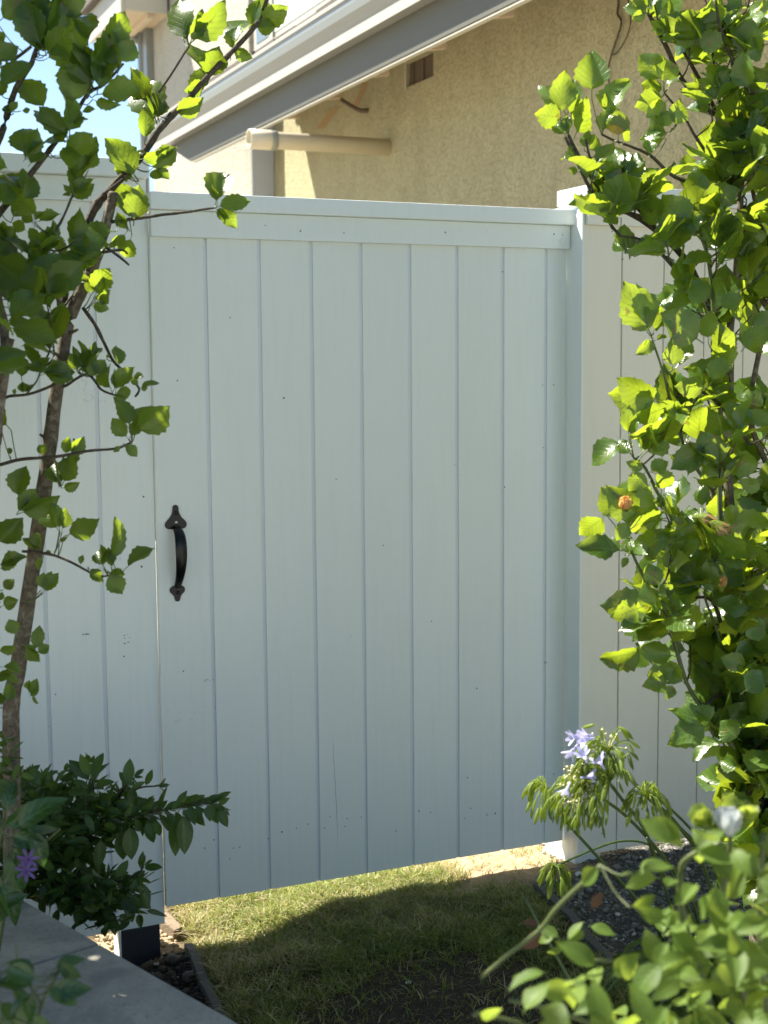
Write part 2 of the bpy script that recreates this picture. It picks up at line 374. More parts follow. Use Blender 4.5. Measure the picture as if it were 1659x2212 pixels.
# grass blades
def mat_grass():
    n = NT('grass_blades'); at = n.n('ShaderNodeVertexColor', layer_name='tint')
    q = n.bsdf(at.outputs[0], .5, None, .35, final=False)
    tr = n.n('ShaderNodeBsdfTranslucent'); n.l(n.mix(.5, at.outputs[0], (.45, .50, .05)), tr.inputs[0])
    mx = n.n('ShaderNodeMixShader'); mx.inputs[0].default_value = .35
    n.l(q.outputs[0], mx.inputs[1]); n.l(tr.outputs[0], mx.inputs[2]); n.l(mx.outputs[0], n.out.inputs[0]); return n.m
GRASS = mat_grass()
def grass(name, X, Y, h, wd, lean, col, rng, label=None, cat=None):
    N = len(X); Z = gz(X, Y)-.004; th = rng.uniform(0, 2*np.pi, N); ph = rng.uniform(0, 2*np.pi, N)
    dx, dy = np.cos(th)*wd/2, np.sin(th)*wd/2; lx, ly = np.cos(ph)*lean, np.sin(ph)*lean
    V = np.zeros((N, 7, 3)); ts = [0, .4, .75, 1.0]; k = 0
    for i, t in enumerate(ts):
        bx = X+lx*t**2*h; by = Y+ly*t**2*h; bz = Z+h*(t-.45*np.minimum(lean, 1.6)*t*t*.7)
        ww = [1, .9, .6, 0][i]
        if i < 3:
            V[:, k] = np.stack([bx-dx*ww, by-dy*ww, bz], 1); V[:, k+1] = np.stack([bx+dx*ww, by+dy*ww, bz], 1); k += 2
        else: V[:, k] = np.stack([bx, by, bz], 1)
    o = (np.arange(N)*7)[:, None]
    q = np.concatenate([o+np.array([[0, 1, 3, 2]]), o+np.array([[2, 3, 5, 4]])]); t3 = o+np.array([[4, 5, 6]])
    me = np_mesh(name, V.reshape(-1, 3), [q, t3])
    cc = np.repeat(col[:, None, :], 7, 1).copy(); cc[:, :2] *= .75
    ca = me.color_attributes.new('tint', 'FLOAT_COLOR', 'POINT')
    ca.data.foreach_set('color', np.concatenate([cc.reshape(-1, 3), np.ones((N*7, 1))], 1).astype(np.float32).ravel())
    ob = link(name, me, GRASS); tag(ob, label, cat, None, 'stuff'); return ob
rng = np.random.default_rng(5)
def grass_field():
    N = 150000; X = rng.uniform(.86, 2.25, N); Y = rng.uniform(2.4, 4.4, N)
    c, bare, sand = lawn_cover(X, Y); tuft = vnoise(X, Y, 13, 11); tuft2 = vnoise(X, Y, 38, 12)
    bk_ = .6*sstep(3.12, 3.35, Y)
    p = c*np.clip(-.02+1.5*tuft+bk_, 0, 1)*np.clip(.30+1.0*tuft2+bk_, 0, 1)
    strays = bare*.06+sand*.05*(tuft2 > .5)
    keep = rng.random(N) < np.clip(p+strays, 0, 1)
    X, Y, tuft, tuft2 = X[keep], Y[keep], tuft[keep], tuft2[keep]; N = len(X)
    h = (.016+.024*tuft+.010*rng.random(N))*(1+.5*(rng.random(N) < .06)); lean = rng.uniform(.3, 1.7, N)
    edge = 1-sstep(0, .16, X-left_edge(Y)); h *= 1+.8*edge*tuft2
    wd = rng.uniform(.0020, .0040, N)
    g1_ = np.array([.085, .14, .026]); g2_ = np.array([.27, .31, .085]); dry = np.array([.52, .43, .24])
    f = rng.random(N)[:, None]; col = g1_*(1-f)+g2_*f
    dn = vnoise(X, Y, 5, 14)
    col = col*(1+.35*sstep(3.2, 3.45, Y)*vnoise(X, Y, 9, 21))[:, None]  # brighter towards the gate: the sunlit strip put into blade colour
    dry_or_lit = (rng.random(N) < np.clip(.20+.9*(dn-.42)+.35*edge+.30*sstep(3.25, 3.5, Y), .08, .8))[:, None]  # dry blades, plus extra pale ones standing for sunlight by the gate
    col = np.where(dry_or_lit, dry*(.6+.6*rng.random(N)[:, None]), col)
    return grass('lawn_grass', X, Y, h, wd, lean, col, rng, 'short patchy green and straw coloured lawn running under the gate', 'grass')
grass_field()

def straw():
    N = 2600; X = rng.uniform(.5, 2.3, N); Y = rng.uniform(2.5, 4.0, N); c, bare, sand = lawn_cover(X, Y)
    l = X < left_edge(Y); g_ = (X > right_edge(Y)) & ~(sand > .5)
    k = rng.random(N) < np.clip(.75*bare+.5*sand+.30*l+.08*g_+.12*c, 0, 1); X, Y = X[k], Y[k]; N = len(X)
    col = np.array([.42, .33, .19])*rng.uniform(.35, 1.2, N)[:, None]
    grass('dry_straw', X, Y, rng.uniform(.010, .028, N), rng.uniform(.0012, .003, N), rng.uniform(1.4, 2.6, N), col, rng, 'scattered dry straw and leaf bits on the bare soil and sand', 'straw')
straw()

# stones: gravel at the right, clods at the left
def ico():
    bm = bmesh.new(); bmesh.ops.create_icosphere(bm, subdivisions=1, radius=1)
    V = np.array([v.co[:] for v in bm.verts]); F = np.array([[v.index for v in f.verts] for f in bm.faces]); bm.free(); return V, F
IV, IF = ico()
def stones(name, X, Y, S, cols, mat, label, cat, sink=.35, flat=.7):
    N = len(X); Z = gz(X, Y)
    V = np.repeat(IV[None], N, 0)*(1+rng.uniform(-.28, .28, (N, len(IV), 1)))
    V *= np.stack([S*rng.uniform(.8, 1.3, N), S*rng.uniform(.7, 1.2, N), S*flat*rng.uniform(.7, 1.1, N)], 1)[:, None]
    th = rng.uniform(0, 6.28, N); c, s = np.cos(th)[:, None], np.sin(th)[:, None]
    x, y = V[..., 0]*c-V[..., 1]*s, V[..., 0]*s+V[..., 1]*c
    V = np.stack([x+X[:, None], y+Y[:, None], V[..., 2]+(Z+S*(.5-sink))[:, None]], 2)
    Fc = (np.arange(N)*len(IV))[:, None, None]+IF[None]
    me = np_mesh(name, V.reshape(-1, 3), [Fc.reshape(-1, 3)])
    cc = np.repeat(cols[:, None], len(IV), 1)
    ca = me.color_attributes.new('tint', 'FLOAT_COLOR', 'POINT')
    ca.data.foreach_set('color', np.concatenate([cc.reshape(-1, 3), np.ones((N*len(IV), 1))], 1).astype(np.float32).ravel())
    ob = link(name, me, mat); return tag(ob, label, cat, None, 'stuff')
n = NT('loose_stone'); at = n.n('ShaderNodeVertexColor', layer_name='tint'); a = n.noise(240, 4, .6)
n.bsdf(n.mix(n.math('MULTIPLY', a, .5), at.outputs[0], n.mix(1., at.outputs[0], (.5, .5, .5), 'MULTIPLY')), .85, n.bump(a, .002, .8), .25)
STONE = n.m
def gravel():
    N = 14000; X = rng.uniform(1.84, 3.0, N); Y = rng.uniform(2.5, 3.95, N)
    k = (X > right_edge(Y)+.0+rng.normal(0, .03, N)) & ((X > 2.2+rng.normal(0, .03, N)) | (Y < 3.44+rng.normal(0, .03, N))) ; X, Y = X[k], Y[k]; N = len(X)
    S = np.exp(rng.normal(math.log(.0048), .42, N)); S = np.clip(S, .002, .013)
    g = rng.uniform(.08, .27, N)[:, None]; col = g*np.array([1, .96, .86]); w_ = rng.random(N) < .04; col[w_] = [.55, .53, .47]
    stones('gravel', X, Y, S, col, STONE, 'grey crushed gravel bed along the foot of the right fence', 'gravel')
gravel()
def clods():
    N = 6500; X = rng.uniform(.35, .99, N); Y = rng.uniform(2.5, 3.95, N)
    k = X < left_edge(Y)-.01; X, Y = X[k], Y[k]; N = len(X)
    S = np.clip(np.exp(rng.normal(math.log(.0055), .5, N)), .0025, .016)
    g = rng.uniform(.015, .08, N)[:, None]; col = g*np.array([1, .85, .66]); w_ = rng.random(N) < .05; col[w_] = [.38, .34, .28]
    bk = (Y > 3.6)[:, None]; col = np.where(bk, np.array([.42, .32, .2])*rng.uniform(.6, 1.1, N)[:, None], col)
    stones('soil_clods', X, Y, S, col, STONE, 'dark loose soil clods between the garden wall and the lawn edging', 'soil')
clods()

# ------------------------------------------------------------------ fence and gate
GATE_Y = 3.58
def board_gap(parent, xs, y, z0, z1, name, thick=.017, gap=.0105, mat=None):
    """vertical boards with recessed grooves between"""
    for i in range(len(xs)-1):
        a = xs[i]+(gap/2 if i else 0); b = xs[i+1]-(gap/2 if i < len(xs)-2 else 0)
        off = random.uniform(-.0007, .0007)
        box(name, (a, y+off, z0), (b, y+thick+off, z1), mat or PAINT, parent, .0016)
def nails(parent, pts, y, r=.0025):
    bm = bmesh.new()
    for x, z in pts:
        m = Matrix.Translation((x, y-.0004, z)) @ Matrix.Rotation(math.pi/2, 4, 'X')
        bmesh.ops.create_cone(bm, cap_ends=True, segments=8, radius1=r*random.uniform(.6, 1.1), radius2=r*.6, depth=.0012, matrix=m)
    bm_obj('nail_heads', bm, NAIL, parent, kind='stuff')
random.seed(3)
gate = empty('gate', (1.55, GATE_Y, .04), 'tall pale painted plank gate with black pull handle, its bottom clear of the lawn', 'gate')
gx = [.925, 1.072, 1.221, 1.370, 1.517, 1.666, 1.814, 1.963, 2.107, 2.176]
board_gap(gate, gx, GATE_Y, .041, 1.85, 'board')
box('groove_backing', (.93, GATE_Y+.0050, .0415), (2.17, GATE_Y+.035, 1.90), PAINT_G, gate, 0)
box('top_rail', (.925, GATE_Y-.017, 1.837), (2.178, GATE_Y-.0005, 1.9045), PAINT, gate, .0025)
# cap with a slight wave in its sawn edge
box('cap', (.921, 3.548, 1.9048), (2.190, 3.680, 1.949), PAINT, gate, .004)
box('cross_brace', (.94, GATE_Y+.036, .16), (2.165, GATE_Y+.074, .25), PAINT, gate, .003)
box('cross_brace', (.94, GATE_Y+.036, 1.70), (2.165, GATE_Y+.074, 1.79), PAINT, gate, .003)
box('stile', (.94, GATE_Y+.036, .252), (1.03, GATE_Y+.074, 1.698), PAINT, gate, .003)
box('stile', (2.075, GATE_Y+.036, .252), (2.165, GATE_Y+.074, 1.698), PAINT, gate, .003)
bm = bmesh.new()
bmesh.ops.create_uvsphere(bm, u_segments=20, v_segments=10, radius=.0125, matrix=Matrix.Translation((2.153, GATE_Y-.0165, 1.858)) @ Matrix.Diagonal((1, .22, 1, 1)))
bm_obj('filled_bolt_hole', bm, PAINT, gate, True)
npx = [(376,535),(497,686),(613,860),(726,1035),(828,1178),(932,1342),(1030,1487),(1090,1052),(396,1450),(383,822),(1172,832),(1196,831),(1173,967),(1085,587),
       (402,1836),(442,1832),(462,1814),(504,1832),(518,1830),(496,1855),(580,1811),(609,1797),(640,1789),(666,1780),(701,1788),(713,1764),(745,1785),(750,1768),(780,1765),
       (1003,1768),(1017,1746),(1146,1696),(1196,1672),(1187,1703),(1146,1760),(1070,1757),(1052,1760),(1010,1680),(930,1755),(855,1795),(905,1752)]
nails(gate, [(onY(x, y, GATE_Y).x, onY(x, y, GATE_Y).z) for x, y in npx], GATE_Y)
nails(gate, [(onY(x, y, GATE_Y-.017).x, onY(x, y, GATE_Y-.017).z) for x, y in [(573,487),(649,499),(962,502),(743,503),(1197,506),(1215,507)]], GATE_Y-.017)
bm = bmesh.new()
for lst in ([(716,1560),(721,1640),(727,1750),(729,1800),(731,1870)],):
    p_, r_ = smooth_pts([onY(x, y, GATE_Y-.0002) for x, y in lst], [.0003, .0007, .0008, .0006, .0003][:len(lst)], 4); add_tube(bm, p_, r_, 5)
bm_obj('hairline_split', bm, NAIL, gate, kind='stuff')
# handle
def handle():
    hy = GATE_Y; p = lambda x, y: (onY(x, y, hy).x, onY(x, y, hy).z)
    def plate(name, prof, cyx):
        cx = .9762
        poly = [(cx+a, hy-.0005, z) for a, z in prof]+[(cx-a, hy-.0005, z) for a, z in prof[::-1] if a > .0005]
        return prism(name, poly, (0, -.0042, 0), METAL, gate, .0009)
    # outlines read top to bottom: half width, height
    plate('handle_upper_plate', [(.0005,1.1385),(.0062,1.136),(.0082,1.130),(.0085,1.122),(.0105,1.114),(.0155,1.105),(.0225,1.098),(.0285,1.091),(.0298,1.084),(.027,1.0775),(.021,1.074),(.012,1.0735),(.0005,1.0735)], 0)
    plate('handle_lower_plate', [(.0005,.9215),(.013,.921),(.019,.917),(.0212,.9105),(.0195,.904),(.0135,.8985),(.009,.893),(.0075,.886),(.0055,.880),(.0005,.8785)], 0)
    grip = [(1.079,.004,.0125),(1.074,.018,.0135),(1.066,.036,.0150),(1.052,.046,.0165),(1.030,.051,.0172),(1.005,.051,.0170),(.980,.047,.0155),(.955,.036,.0132),(.935,.021,.0115),(.922,.006,.0100),(.918,.003,.0098)]
    bm = bmesh.new(); rings = []
    for i, (z, o, hw) in enumerate(grip):
        cx = .9762; y = hy-o; th = .0065
        z2, o2 = grip[min(i+1, len(grip)-1)][:2]; z1, o1 = grip[max(i-1, 0)][:2]
        t = Vector((0, -(o2-o1), z2-z1)).normalized(); nn = Vector((1, 0, 0)).cross(t)
        if nn.y > 0: nn = -nn
        prof = [(-1, 0), (-.82, .75), (-.35, 1.05), (.35, 1.05), (.82, .75), (1, 0), (.7, -.55), (-.7, -.55)]
        rings.append([bm.verts.new(Vector((cx+hw*a, y, z))+nn*th*b) for a, b in prof])
    for i in range(len(rings)-1):
        for k in range(8): bm.faces.new((rings[i][k], rings[i][(k+1) % 8], rings[i+1][(k+1) % 8], rings[i+1][k]))
    bm.faces.new(rings[0]); bm.faces.new(rings[-1][::-1]); bmesh.ops.recalc_face_normals(bm, faces=bm.faces)
    g = bm_obj('handle_grip', bm, METAL, gate, True); md = g.modifiers.new('s', 'SUBSURF'); md.levels = md.render_levels = 1
    for z, r, m in ((1.1165, .0055, METAL), (1.0915, .0046, SCREW), (.9035, .0052, METAL)):
        bm = bmesh.new(); bmesh.ops.create_uvsphere(bm, u_segments=14, v_segments=8, radius=r, matrix=Matrix.Translation((.977, hy-.0048, z)) @ Matrix.Diagonal((1, .6, 1, 1)))
        bm_obj('screw', bm, m, gate, True)
handle()

lf = empty('fence', (.45, 3.59, -.01), 'taller pale painted plank fence with flat cap, left of the gate behind the leaning hibiscus', 'fence')
LY = GATE_Y+.013
lx = [-2.77+.148*k for k in range(14)]+[-.698, -.55, -.405, -.26, -.11, .038, .186, .334, .482, .631, .779, .9238]
board_gap(lf, lx, LY, -.010, 1.93, 'board')
box('groove_backing', (-2.76, LY+.0050, -.005), (.911, LY+.03, 1.975), PAINT_G, lf, 0)
box('top_rail', (-2.77, LY-.017, 1.921), (.918, LY-.0005, 1.982), PAINT, lf, .0025)
box('cap', (-2.77, LY-.043, 1.9823), (.9195, LY+.10, 2.027), PAINT, lf, .004)
box('post', (.815, LY+.032, -.3), (.905, LY+.12, 1.975), PAINT, lf, .003)
for k in range(2): box('post', (-.66-1.8*k, LY+.032, -.3), (-.57-1.8*k, LY+.12, 1.975), PAINT, lf, .003)
box('post_base', (.803, LY-.002, -.22), (.909, LY+.009, -.0105), DARKW, lf, .002)
box('post_base_edge', (.795, LY-.006, -.2), (.8015, LY+.06, -.0105), PAINT, lf, .002)
nails(lf, [(onY(x, y, LY).x, onY(x, y, LY).z) for x, y in [(310,1073),(187,1370),(270,1390),(306,1224),(268,1418),(120,1500)]], LY)
def scuff(parent, Y, px):
    bm = bmesh.new()
    for x, y, wx, wy in px:
        for k in range(7):
            q = onY(x+random.uniform(-wx, wx), y+random.uniform(-wy, wy), Y); r = random.uniform(.0012, .004)
            vs = [bm.verts.new((q.x+r*math.cos(a)*random.uniform(.5, 1.3), Y-.0006, q.z+.5*r*math.sin(a))) for a in [j*6.283/7 for j in range(7)]]
            bm.faces.new(vs)
    bm_obj('paint_chip', bm, NAIL_G, parent, kind='stuff')
NAIL_G = mat_simple('worn_paint', (.42, .44, .42), .7, 90, .0004, .4)
scuff(lf, LY, [(272,1392,8,22),(187,1370,9,2)])
scuff(gate, GATE_Y, [(736,1185,4,9),(450,1470,10,2),(1178,250+1180,3,3)])

rf = empty('fence', (3.0, 3.5, .0), 'plank fence panel with capped end post, half hidden by the big hibiscus', 'fence')
RY = 3.495
rx = [2.176, 2.315, 2.463, 2.611, 2.759, 2.907, 3.055, 3.203, 3.351, 3.499, 3.647, 3.795, 3.943, 4.09]
board_gap(rf, rx, RY, .018, 1.93, 'board', .016, .0045, PAINT_C)
box('groove_backing', (2.181, RY+.009, .024), (4.085, RY+.022, 1.94), PAINT_C, rf, 0)
box('top_rail', (2.186, RY-.018, 1.9), (4.09, RY-.0005, 1.9635), PAINT_C, rf, .0025)
box('cap', (2.168, RY-.040, 1.9637), (4.09, RY+.128, 2.010), PAINT, rf, .004)
box('post', (2.183, RY+.024, -.35), (2.272, RY+.205, 1.9632), PAINT, rf, .003)
box('post', (3.95, RY+.024, -.35), (4.04, RY+.12, 1.9632), PAINT, rf, .003)
box('end_trim', (2.1745, RY-.004, .024), (2.1825, RY+.024, 1.945), PAINT, rf, .0015)
nails(rf, [(onY(x, y, RY).x, onY(x, y, RY).z) for x, y in [(1255,862),(1345,560),(1322,500),(1326,497),(1332,502),(1300,1800)]], RY)
nails(rf, [(onY(x, y, RY-.018).x, onY(x, y, RY-.018).z) for x, y in [(1297,465),(1330,468)]], RY-.018)

# brick, edgings, wall
bk = empty('brick', (1.0, 3.72, g1(1.0, 3.72)), 'tan brick half sunk in the soil under the hinge-less left corner of the gate', 'brick')
o = box('brick_body', (-.017, -.055, -.03), (.017, .055, .034), BRICK, None, .005, .003)
o.name = 'brick'; bpy.data.objects.remove(bk)
o.location = (.975, 3.735, g1(.99, 3.70)+.0); o.rotation_euler = (math.radians(4), 0, math.radians(9))
tag(o, 'weathered tan brick on edge in the soil below the left corner of the gate', 'brick')
def edging(pts, label, h, name='lawn_edging', wd=.012):
    """board edging following the ground"""
    bm = bmesh.new(); rings = []
    for i, (x, y) in enumerate(pts):
        t = Vector((pts[min(i+1, len(pts)-1)][0]-pts[max(i-1, 0)][0], pts[min(i+1, len(pts)-1)][1]-pts[max(i-1, 0)][1], 0)).normalized()
        s_ = Vector((t.y, -t.x, 0))*wd; z = g1(x, y)
        rings.append([bm.verts.new(Vector((x, y, z+dz))+s_*k) for k, dz in ((-1, -.08), (-1, h-.002), (-.85, h), (.85, h), (1, h-.002), (1, -.08))])
    for i in range(len(rings)-1):
        for k in range(6): bm.faces.new((rings[i][k], rings[i][(k+1) % 6], rings[i+1][(k+1) % 6], rings[i+1][k]))
    bm.faces.new(rings[0]); bm.faces.new(rings[-1]); bmesh.ops.recalc_face_normals(bm, faces=bm.faces)
    return tag(bm_obj(name, bm, EDGEW), label, 'lawn edging')
edging([(left_edge(y)+.004*math.sin(y*9), y) for y in np.arange(1.9, 3.60, .06)], 'grey board edging along the left side of the lawn', .026)
edging([(right_edge(y)-.004*math.sin(y*7), y) for y in np.arange(1.9, 3.42, .06)], 'grey board edging between the lawn and the gravel on the right', .022, wd=.013)

# concrete garden wall: far top edge runs along this line
A0, A1 = Vector((.416, 2.738, 0)), Vector((.648, 2.052, 0)); dW = (A1-A0).normalized(); nW = Vector((-dW.y, dW.x, 0))
if nW.x > 0: nW = -nW
gw = empty('garden_wall', (.4, 2.4, 0), 'low grey concrete garden wall with flat cap at the lower left', 'wall')
s0, s1 = -1.2, 1.35; joint = (Vector(onZ(200, 2042, .45))-A0).dot(dW)
cuts = [s0, joint-.62, joint, joint+.61, s1]
def wpt(s, t, z): q = A0+dW*s+nW*t; return Vector((q.x, q.y, z))
for i in range(len(cuts)-1):
    a, b = cuts[i]+.0022, cuts[i+1]-.0022; dz = random.uniform(-.0015, .0015)
    sk = .015
    prism('cap_stone', [wpt(a, 0, .40), wpt(b, 0, .40), wpt(b-sk, .46, .40), wpt(a-sk, .46, .40)], (0, 0, .05+dz), CONC, gw, .004)
prism('wall_body', [wpt(s0, .025, -.3), wpt(s1, .025, -.3), wpt(s1, .43, -.3), wpt(s0, .43, -.3)], (0, 0, .699), CONC, gw)

# ------------------------------------------------------------------ house
house = empty('house', (3.3, 8, 0), 'stucco house with a wide gutter and gray fascia beyond the gate', 'house')
WX = 3.30; FX = 3.135; JY = 9.32; FARY = 11.95
def hole_wall(name, X, Y0, Y1, Z0, Z1, hole, depth, mat):
    """wall facing -X with one rectangular hole, thickness behind"""
    bm = bmesh.new(); hy0, hy1, hz0, hz1 = hole
    ys = [Y0, hy0, hy1, Y1]; zs = [Z0, hz0, hz1, Z1]
    for i in range(3):
        for k in range(3):
            if i == 1 and k == 1: continue
            bm.faces.new([bm.verts.new((X, y, z)) for y, z in ((ys[i], zs[k]), (ys[i+1], zs[k]), (ys[i+1], zs[k+1]), (ys[i], zs[k+1]))])
    q = [(hy0, hz0), (hy1, hz0), (hy1, hz1), (hy0, hz1)]
    for i in range(4):
        a, b = q[i], q[(i+1) % 4]
        bm.faces.new([bm.verts.new(v) for v in ((X, a[0], a[1]), (X, b[0], b[1]), (X+depth, b[0], b[1]), (X+depth, a[0], a[1]))])
    # ends, top and back
    T = .2
    for v4 in (((X, Y0, Z0), (X, Y0, Z1), (X+6, Y0, Z1), (X+6, Y0, Z0)), ((X, Y1, Z0), (X, Y1, Z1), (X+T, Y1, Z1), (X+T, Y1, Z0)),
               ((X, Y0, Z1), (X, Y1, Z1), (X+6, Y1, Z1), (X+6, Y0, Z1))):
        bm.faces.new([bm.verts.new(v) for v in v4])
    bmesh.ops.remove_doubles(bm, verts=bm.verts, dist=1e-5); bmesh.ops.recalc_face_normals(bm, faces=bm.faces)
    return bm_obj(name, bm, mat, house)
hole_wall('wall', WX, 2.2, JY+.02, -.1, 3.34, (6.78, 7.12, 3.02, 3.15), .03, STUCCO)
box('jog_shade_face', (FX+.003, JY-.012, -.1), (WX-.003, JY-.001, 3.3), mat_simple('jog_shade_tone', (.40, .44, .50), .6, 20, .001, .15), house, .001)  # sheet over the jog face, its blue-grey shade put into the colour
box('vent_recess', (WX+.022, 6.785, 3.022), (WX+.04, 7.116, 3.148), DARKHOLE, house, 0)
vf = box('vent_frame', (WX-.004, 7.121, 3.01), (WX+.02, 7.135, 3.16), TRIM, house, .002)
for k in range(3): box('vent_slat', (WX+.012, 6.80+k*.13, 3.025), (WX+.021, 6.815+k*.13, 3.145), DARKHOLE, house, .001)
# far two storey block
box('far_wall', (FX, JY, -.1), (FX+6.5, FARY, 6.2), STUCCO2, house, .012)
# upper storey above the near wing
UX = 3.46
box('upper_wall', (UX, 2.2, 3.38), (UX+6, JY-.01, 6.2), STUCCO2, house, .01)
# window high on the far block
wy1 = onX(560, 110, FX).y; zb = 3.60
wn = box('window', (FX-.03, wy1-1.5, zb-.03), (FX-.002, wy1+.02, zb+1.25), TRIM, house, .004)
n = NT('window_glass'); n.bsdf((.16, .19, .20), .12, n.bump(n.noise(1.2, 2), .01, .4), .8); GLASS = n.m
n = NT('window_blind'); n.bsdf((.55, .60, .56), .5, None, .5); BLIND = n.m
box('pane', (FX-.034, wy1-.32, zb+.04), (FX-.0305, wy1-.04, zb+1.2), GLASS, wn, 0)
box('pane', (FX-.034, wy1-1.44, zb+.04), (FX-.0305, wy1-.40, zb+1.2), BLIND, wn, 0)
box('window_mullion', (FX-.045, wy1-.395, zb+.0), (FX-.0345, wy1-.325, zb+1.24), TRIM, wn, .003)
box('sill', (FX-.055, wy1-1.52, zb-.05), (FX-.031, wy1+.04, zb-.005), TRIM, wn, .003)
# eave: fascia, rafters, roof deck, shingle course, gutter
EX = 2.75
def yz(x, y): q = onX(x, y, EX); return q.y, q.z
fa = [( EX, 2.0, 2.908), (EX, 9.49, 2.915), (EX, 10.02, 3.085), (EX, 2.0, 3.085)]
prism('fascia', fa, (.038, 0, 0), FASCIA, house, .002)
box('drip_strip', (EX+.002, 2.0, 2.900), (EX+.030, 9.44, 2.9075), TRIM, house, .001)
prism('roof_deck', [(EX+.04, 2.0, 3.19), (EX+.04, 8.95, 3.19), (UX+.05, 8.95, 3.19+.28), (UX+.05, 2.0, 3.19+.28)], (0, 0, .03), SOFFIT, house)
for k in range(10):
    y = 2.3+k*.72
    prism('rafter', [(EX+.04, y, 3.05), (WX+.0, y, 3.13), (WX+.0, y, 3.26), (EX+.04, y, 3.187)], (0, .045, 0), SOFFIT, house)
yy = 2.02
while yy < 9.9:
    L = random.uniform(.30, .34); dx = random.uniform(-.012, .012)
    wdt, rise = (.30, .12) if yy < 8.6 else (.03, .012)
    prism('shingle', [(EX-.082+dx, yy, 3.286), (EX+wdt, yy, 3.286+rise), (EX+wdt, yy+L-.004, 3.286+rise), (EX-.082+dx+random.uniform(-.006, .006), yy+L-.004, 3.286)], (0, 0, random.uniform(.022, .036)), SHINGLE, house)
    yy += L
# K-style gutter profile (x outward negative)
prof = [(-.004, .010), (-.004, .185), (-.012, .187), (-.012, .014), (-.062, .010), (-.070, .030), (-.068, .060), (-.082, .085), (-.104, .115), (-.112, .150), (-.112, .176), (-.118, .180), (-.118, .190), (-.104, .190), (-.104, .150), (-.096, .118), (-.076, .092), (-.060, .064), (-.058, .020), (-.02, .006)]
gut = [(EX+a, 2.0, 3.082+b) for a, b in [(-.002, .0), (-.060, .0), (-.066, .022), (-.066, .052), (-.080, .078), (-.098, .104), (-.106, .140), (-.106, .168), (-.112, .172), (-.112, .188), (-.098, .188), (-.098, .145), (-.090, .110), (-.070, .082), (-.058, .056), (-.056, .010), (-.008, .010), (-.008, .186), (-.002, .186)]]
prism('gutter', gut, (0, 8.22, 0), GUTTER, house)  # face greyed: shade under the lip put into its colour
prism('gutter_end', [(EX-.003, 10.222, 3.084), (EX-.060, 10.222, 3.084), (EX-.066, 10.222, 3.135), (EX-.104, 10.222, 3.20), (EX-.11, 10.222, 3.268), (EX-.003, 10.222, 3.268)], (0, .004, 0), GUTTER, house)
box('gutter_band', (EX-.0700, 2.0, 3.079), (EX-.0664, 10.21, 3.132), TRIM, house, .001)
box('gutter_lip', (EX-.1145, 2.0, 3.253), (EX-.1124, 10.21, 3.272), TRIM, house, .0005)
# upper eave at the far left with downspouts
e0 = onY(222, 0, 11.9); e1 = onY(234, 54, 11.9)
box('upper_soffit', (e1.x, 11.35, e1.z-.005), (FX+.4, 12.5, e1.z+.03), SOFFIT, house, .004)
box('upper_fascia', (e1.x-.035, 11.30, e1.z-.03), (e1.x-.003, 12.5, e1.z+.22), TRIM, house, .004)
box('upper_fascia', (e1.x-.002, 11.30, e1.z-.01), (FX-.02, 11.345, e1.z+.22), TRIM, house, .004)
box('upper_roof', (e1.x-.10, 11.2, e1.z+.223), (FX+.5, 12.6, e1.z+.30), SHINGLE, house, .01)
box('rafter', (e1.x+.19, 11.36, e1.z-.05), (e1.x+.24, 12.4, e1.z-.006), SOFFIT, house, .003)
box('corner_trim', (FX-.06, FARY-.10, 3.6), (FX-.002, FARY+.02, 5.6), GUTTER, house, .004)
dsy = FARY+.10
d0 = onY(276, 66, dsy); d1 = onY(303, 92, dsy)
tube('downspout', [d0+Vector((0, 0, .2)), d0, d0+Vector((.02, 0, -.05)), d1, d1+Vector((.012, 0, -.08)), Vector((d1.x+.012, dsy, -.1))], [.036]*6, GUTTER, house, 10, 0, 3)
tube('vent_pipe', [Vector((FX-.03, dsy+.08, 4.25)), Vector((FX-.03, dsy+.08, -.1))], [.022, .022], GUTTER, house, 10, 0, 1)
# pipe stub
pz = 2.735
def pipe(name, x0, x1, r, m, hollow=False):
    bm = bmesh.new(); seg = 20
    rr = [(x0, r), (x1, r)] if not hollow else [(x1, r), (x0, r), (x0, r*.86), (x0+.12, r*.86)]
    rings = [[bm.verts.new((x, 7.37+math.cos(a)*q, pz+math.sin(a)*q)) for a in [k*2*math.pi/seg for k in range(seg)]] for x, q in rr]
    for i in range(len(rings)-1):
        for k in range(seg): bm.faces.new((rings[i][k], rings[i][(k+1) % seg], rings[i+1][(k+1) % seg], rings[i+1][k]))
    bm.faces.new(rings[-1]); bmesh.ops.recalc_face_normals(bm, faces=bm.faces)
    return bm_obj(name, bm, m, house, True)
px0 = onY(545, 290, 7.37).x
pp = pipe('drain_pipe', px0+.02, WX+.02, .047, WHITEP)
pipe('pipe_coupling', px0-.02, px0+.10, .054, WHITEP, True)
pipe('pipe_band', px0+.101, px0+.135, .053, PIPEGREY)
# stub bracket and brown diagonal marks by the pipe
q0 = onX(757, 232, WX); q1 = onX(795, 238, WX)
tube('wall_hook', [Vector((WX+.01, q1.y, q1.z)), Vector((WX-.05, q1.y+.02, q1.z)), Vector((WX-.10, q0.y-.1, q0.z+.02))], [.014, .014, .012], DARKHOLE, house, 8)
MARK = mat_simple('brown_wall_mark', (.42, .29, .15), .9, 60, .003, .4, .2)
for pl in ([(683,278),(700,278),(735,228),(716,236)], [(763,228),(772,232),(795,182),(786,178)]):
    prism('wall_mark', [onX(x, y, WX-.001) for x, y in pl], (-.003, 0, 0), MARK, house)

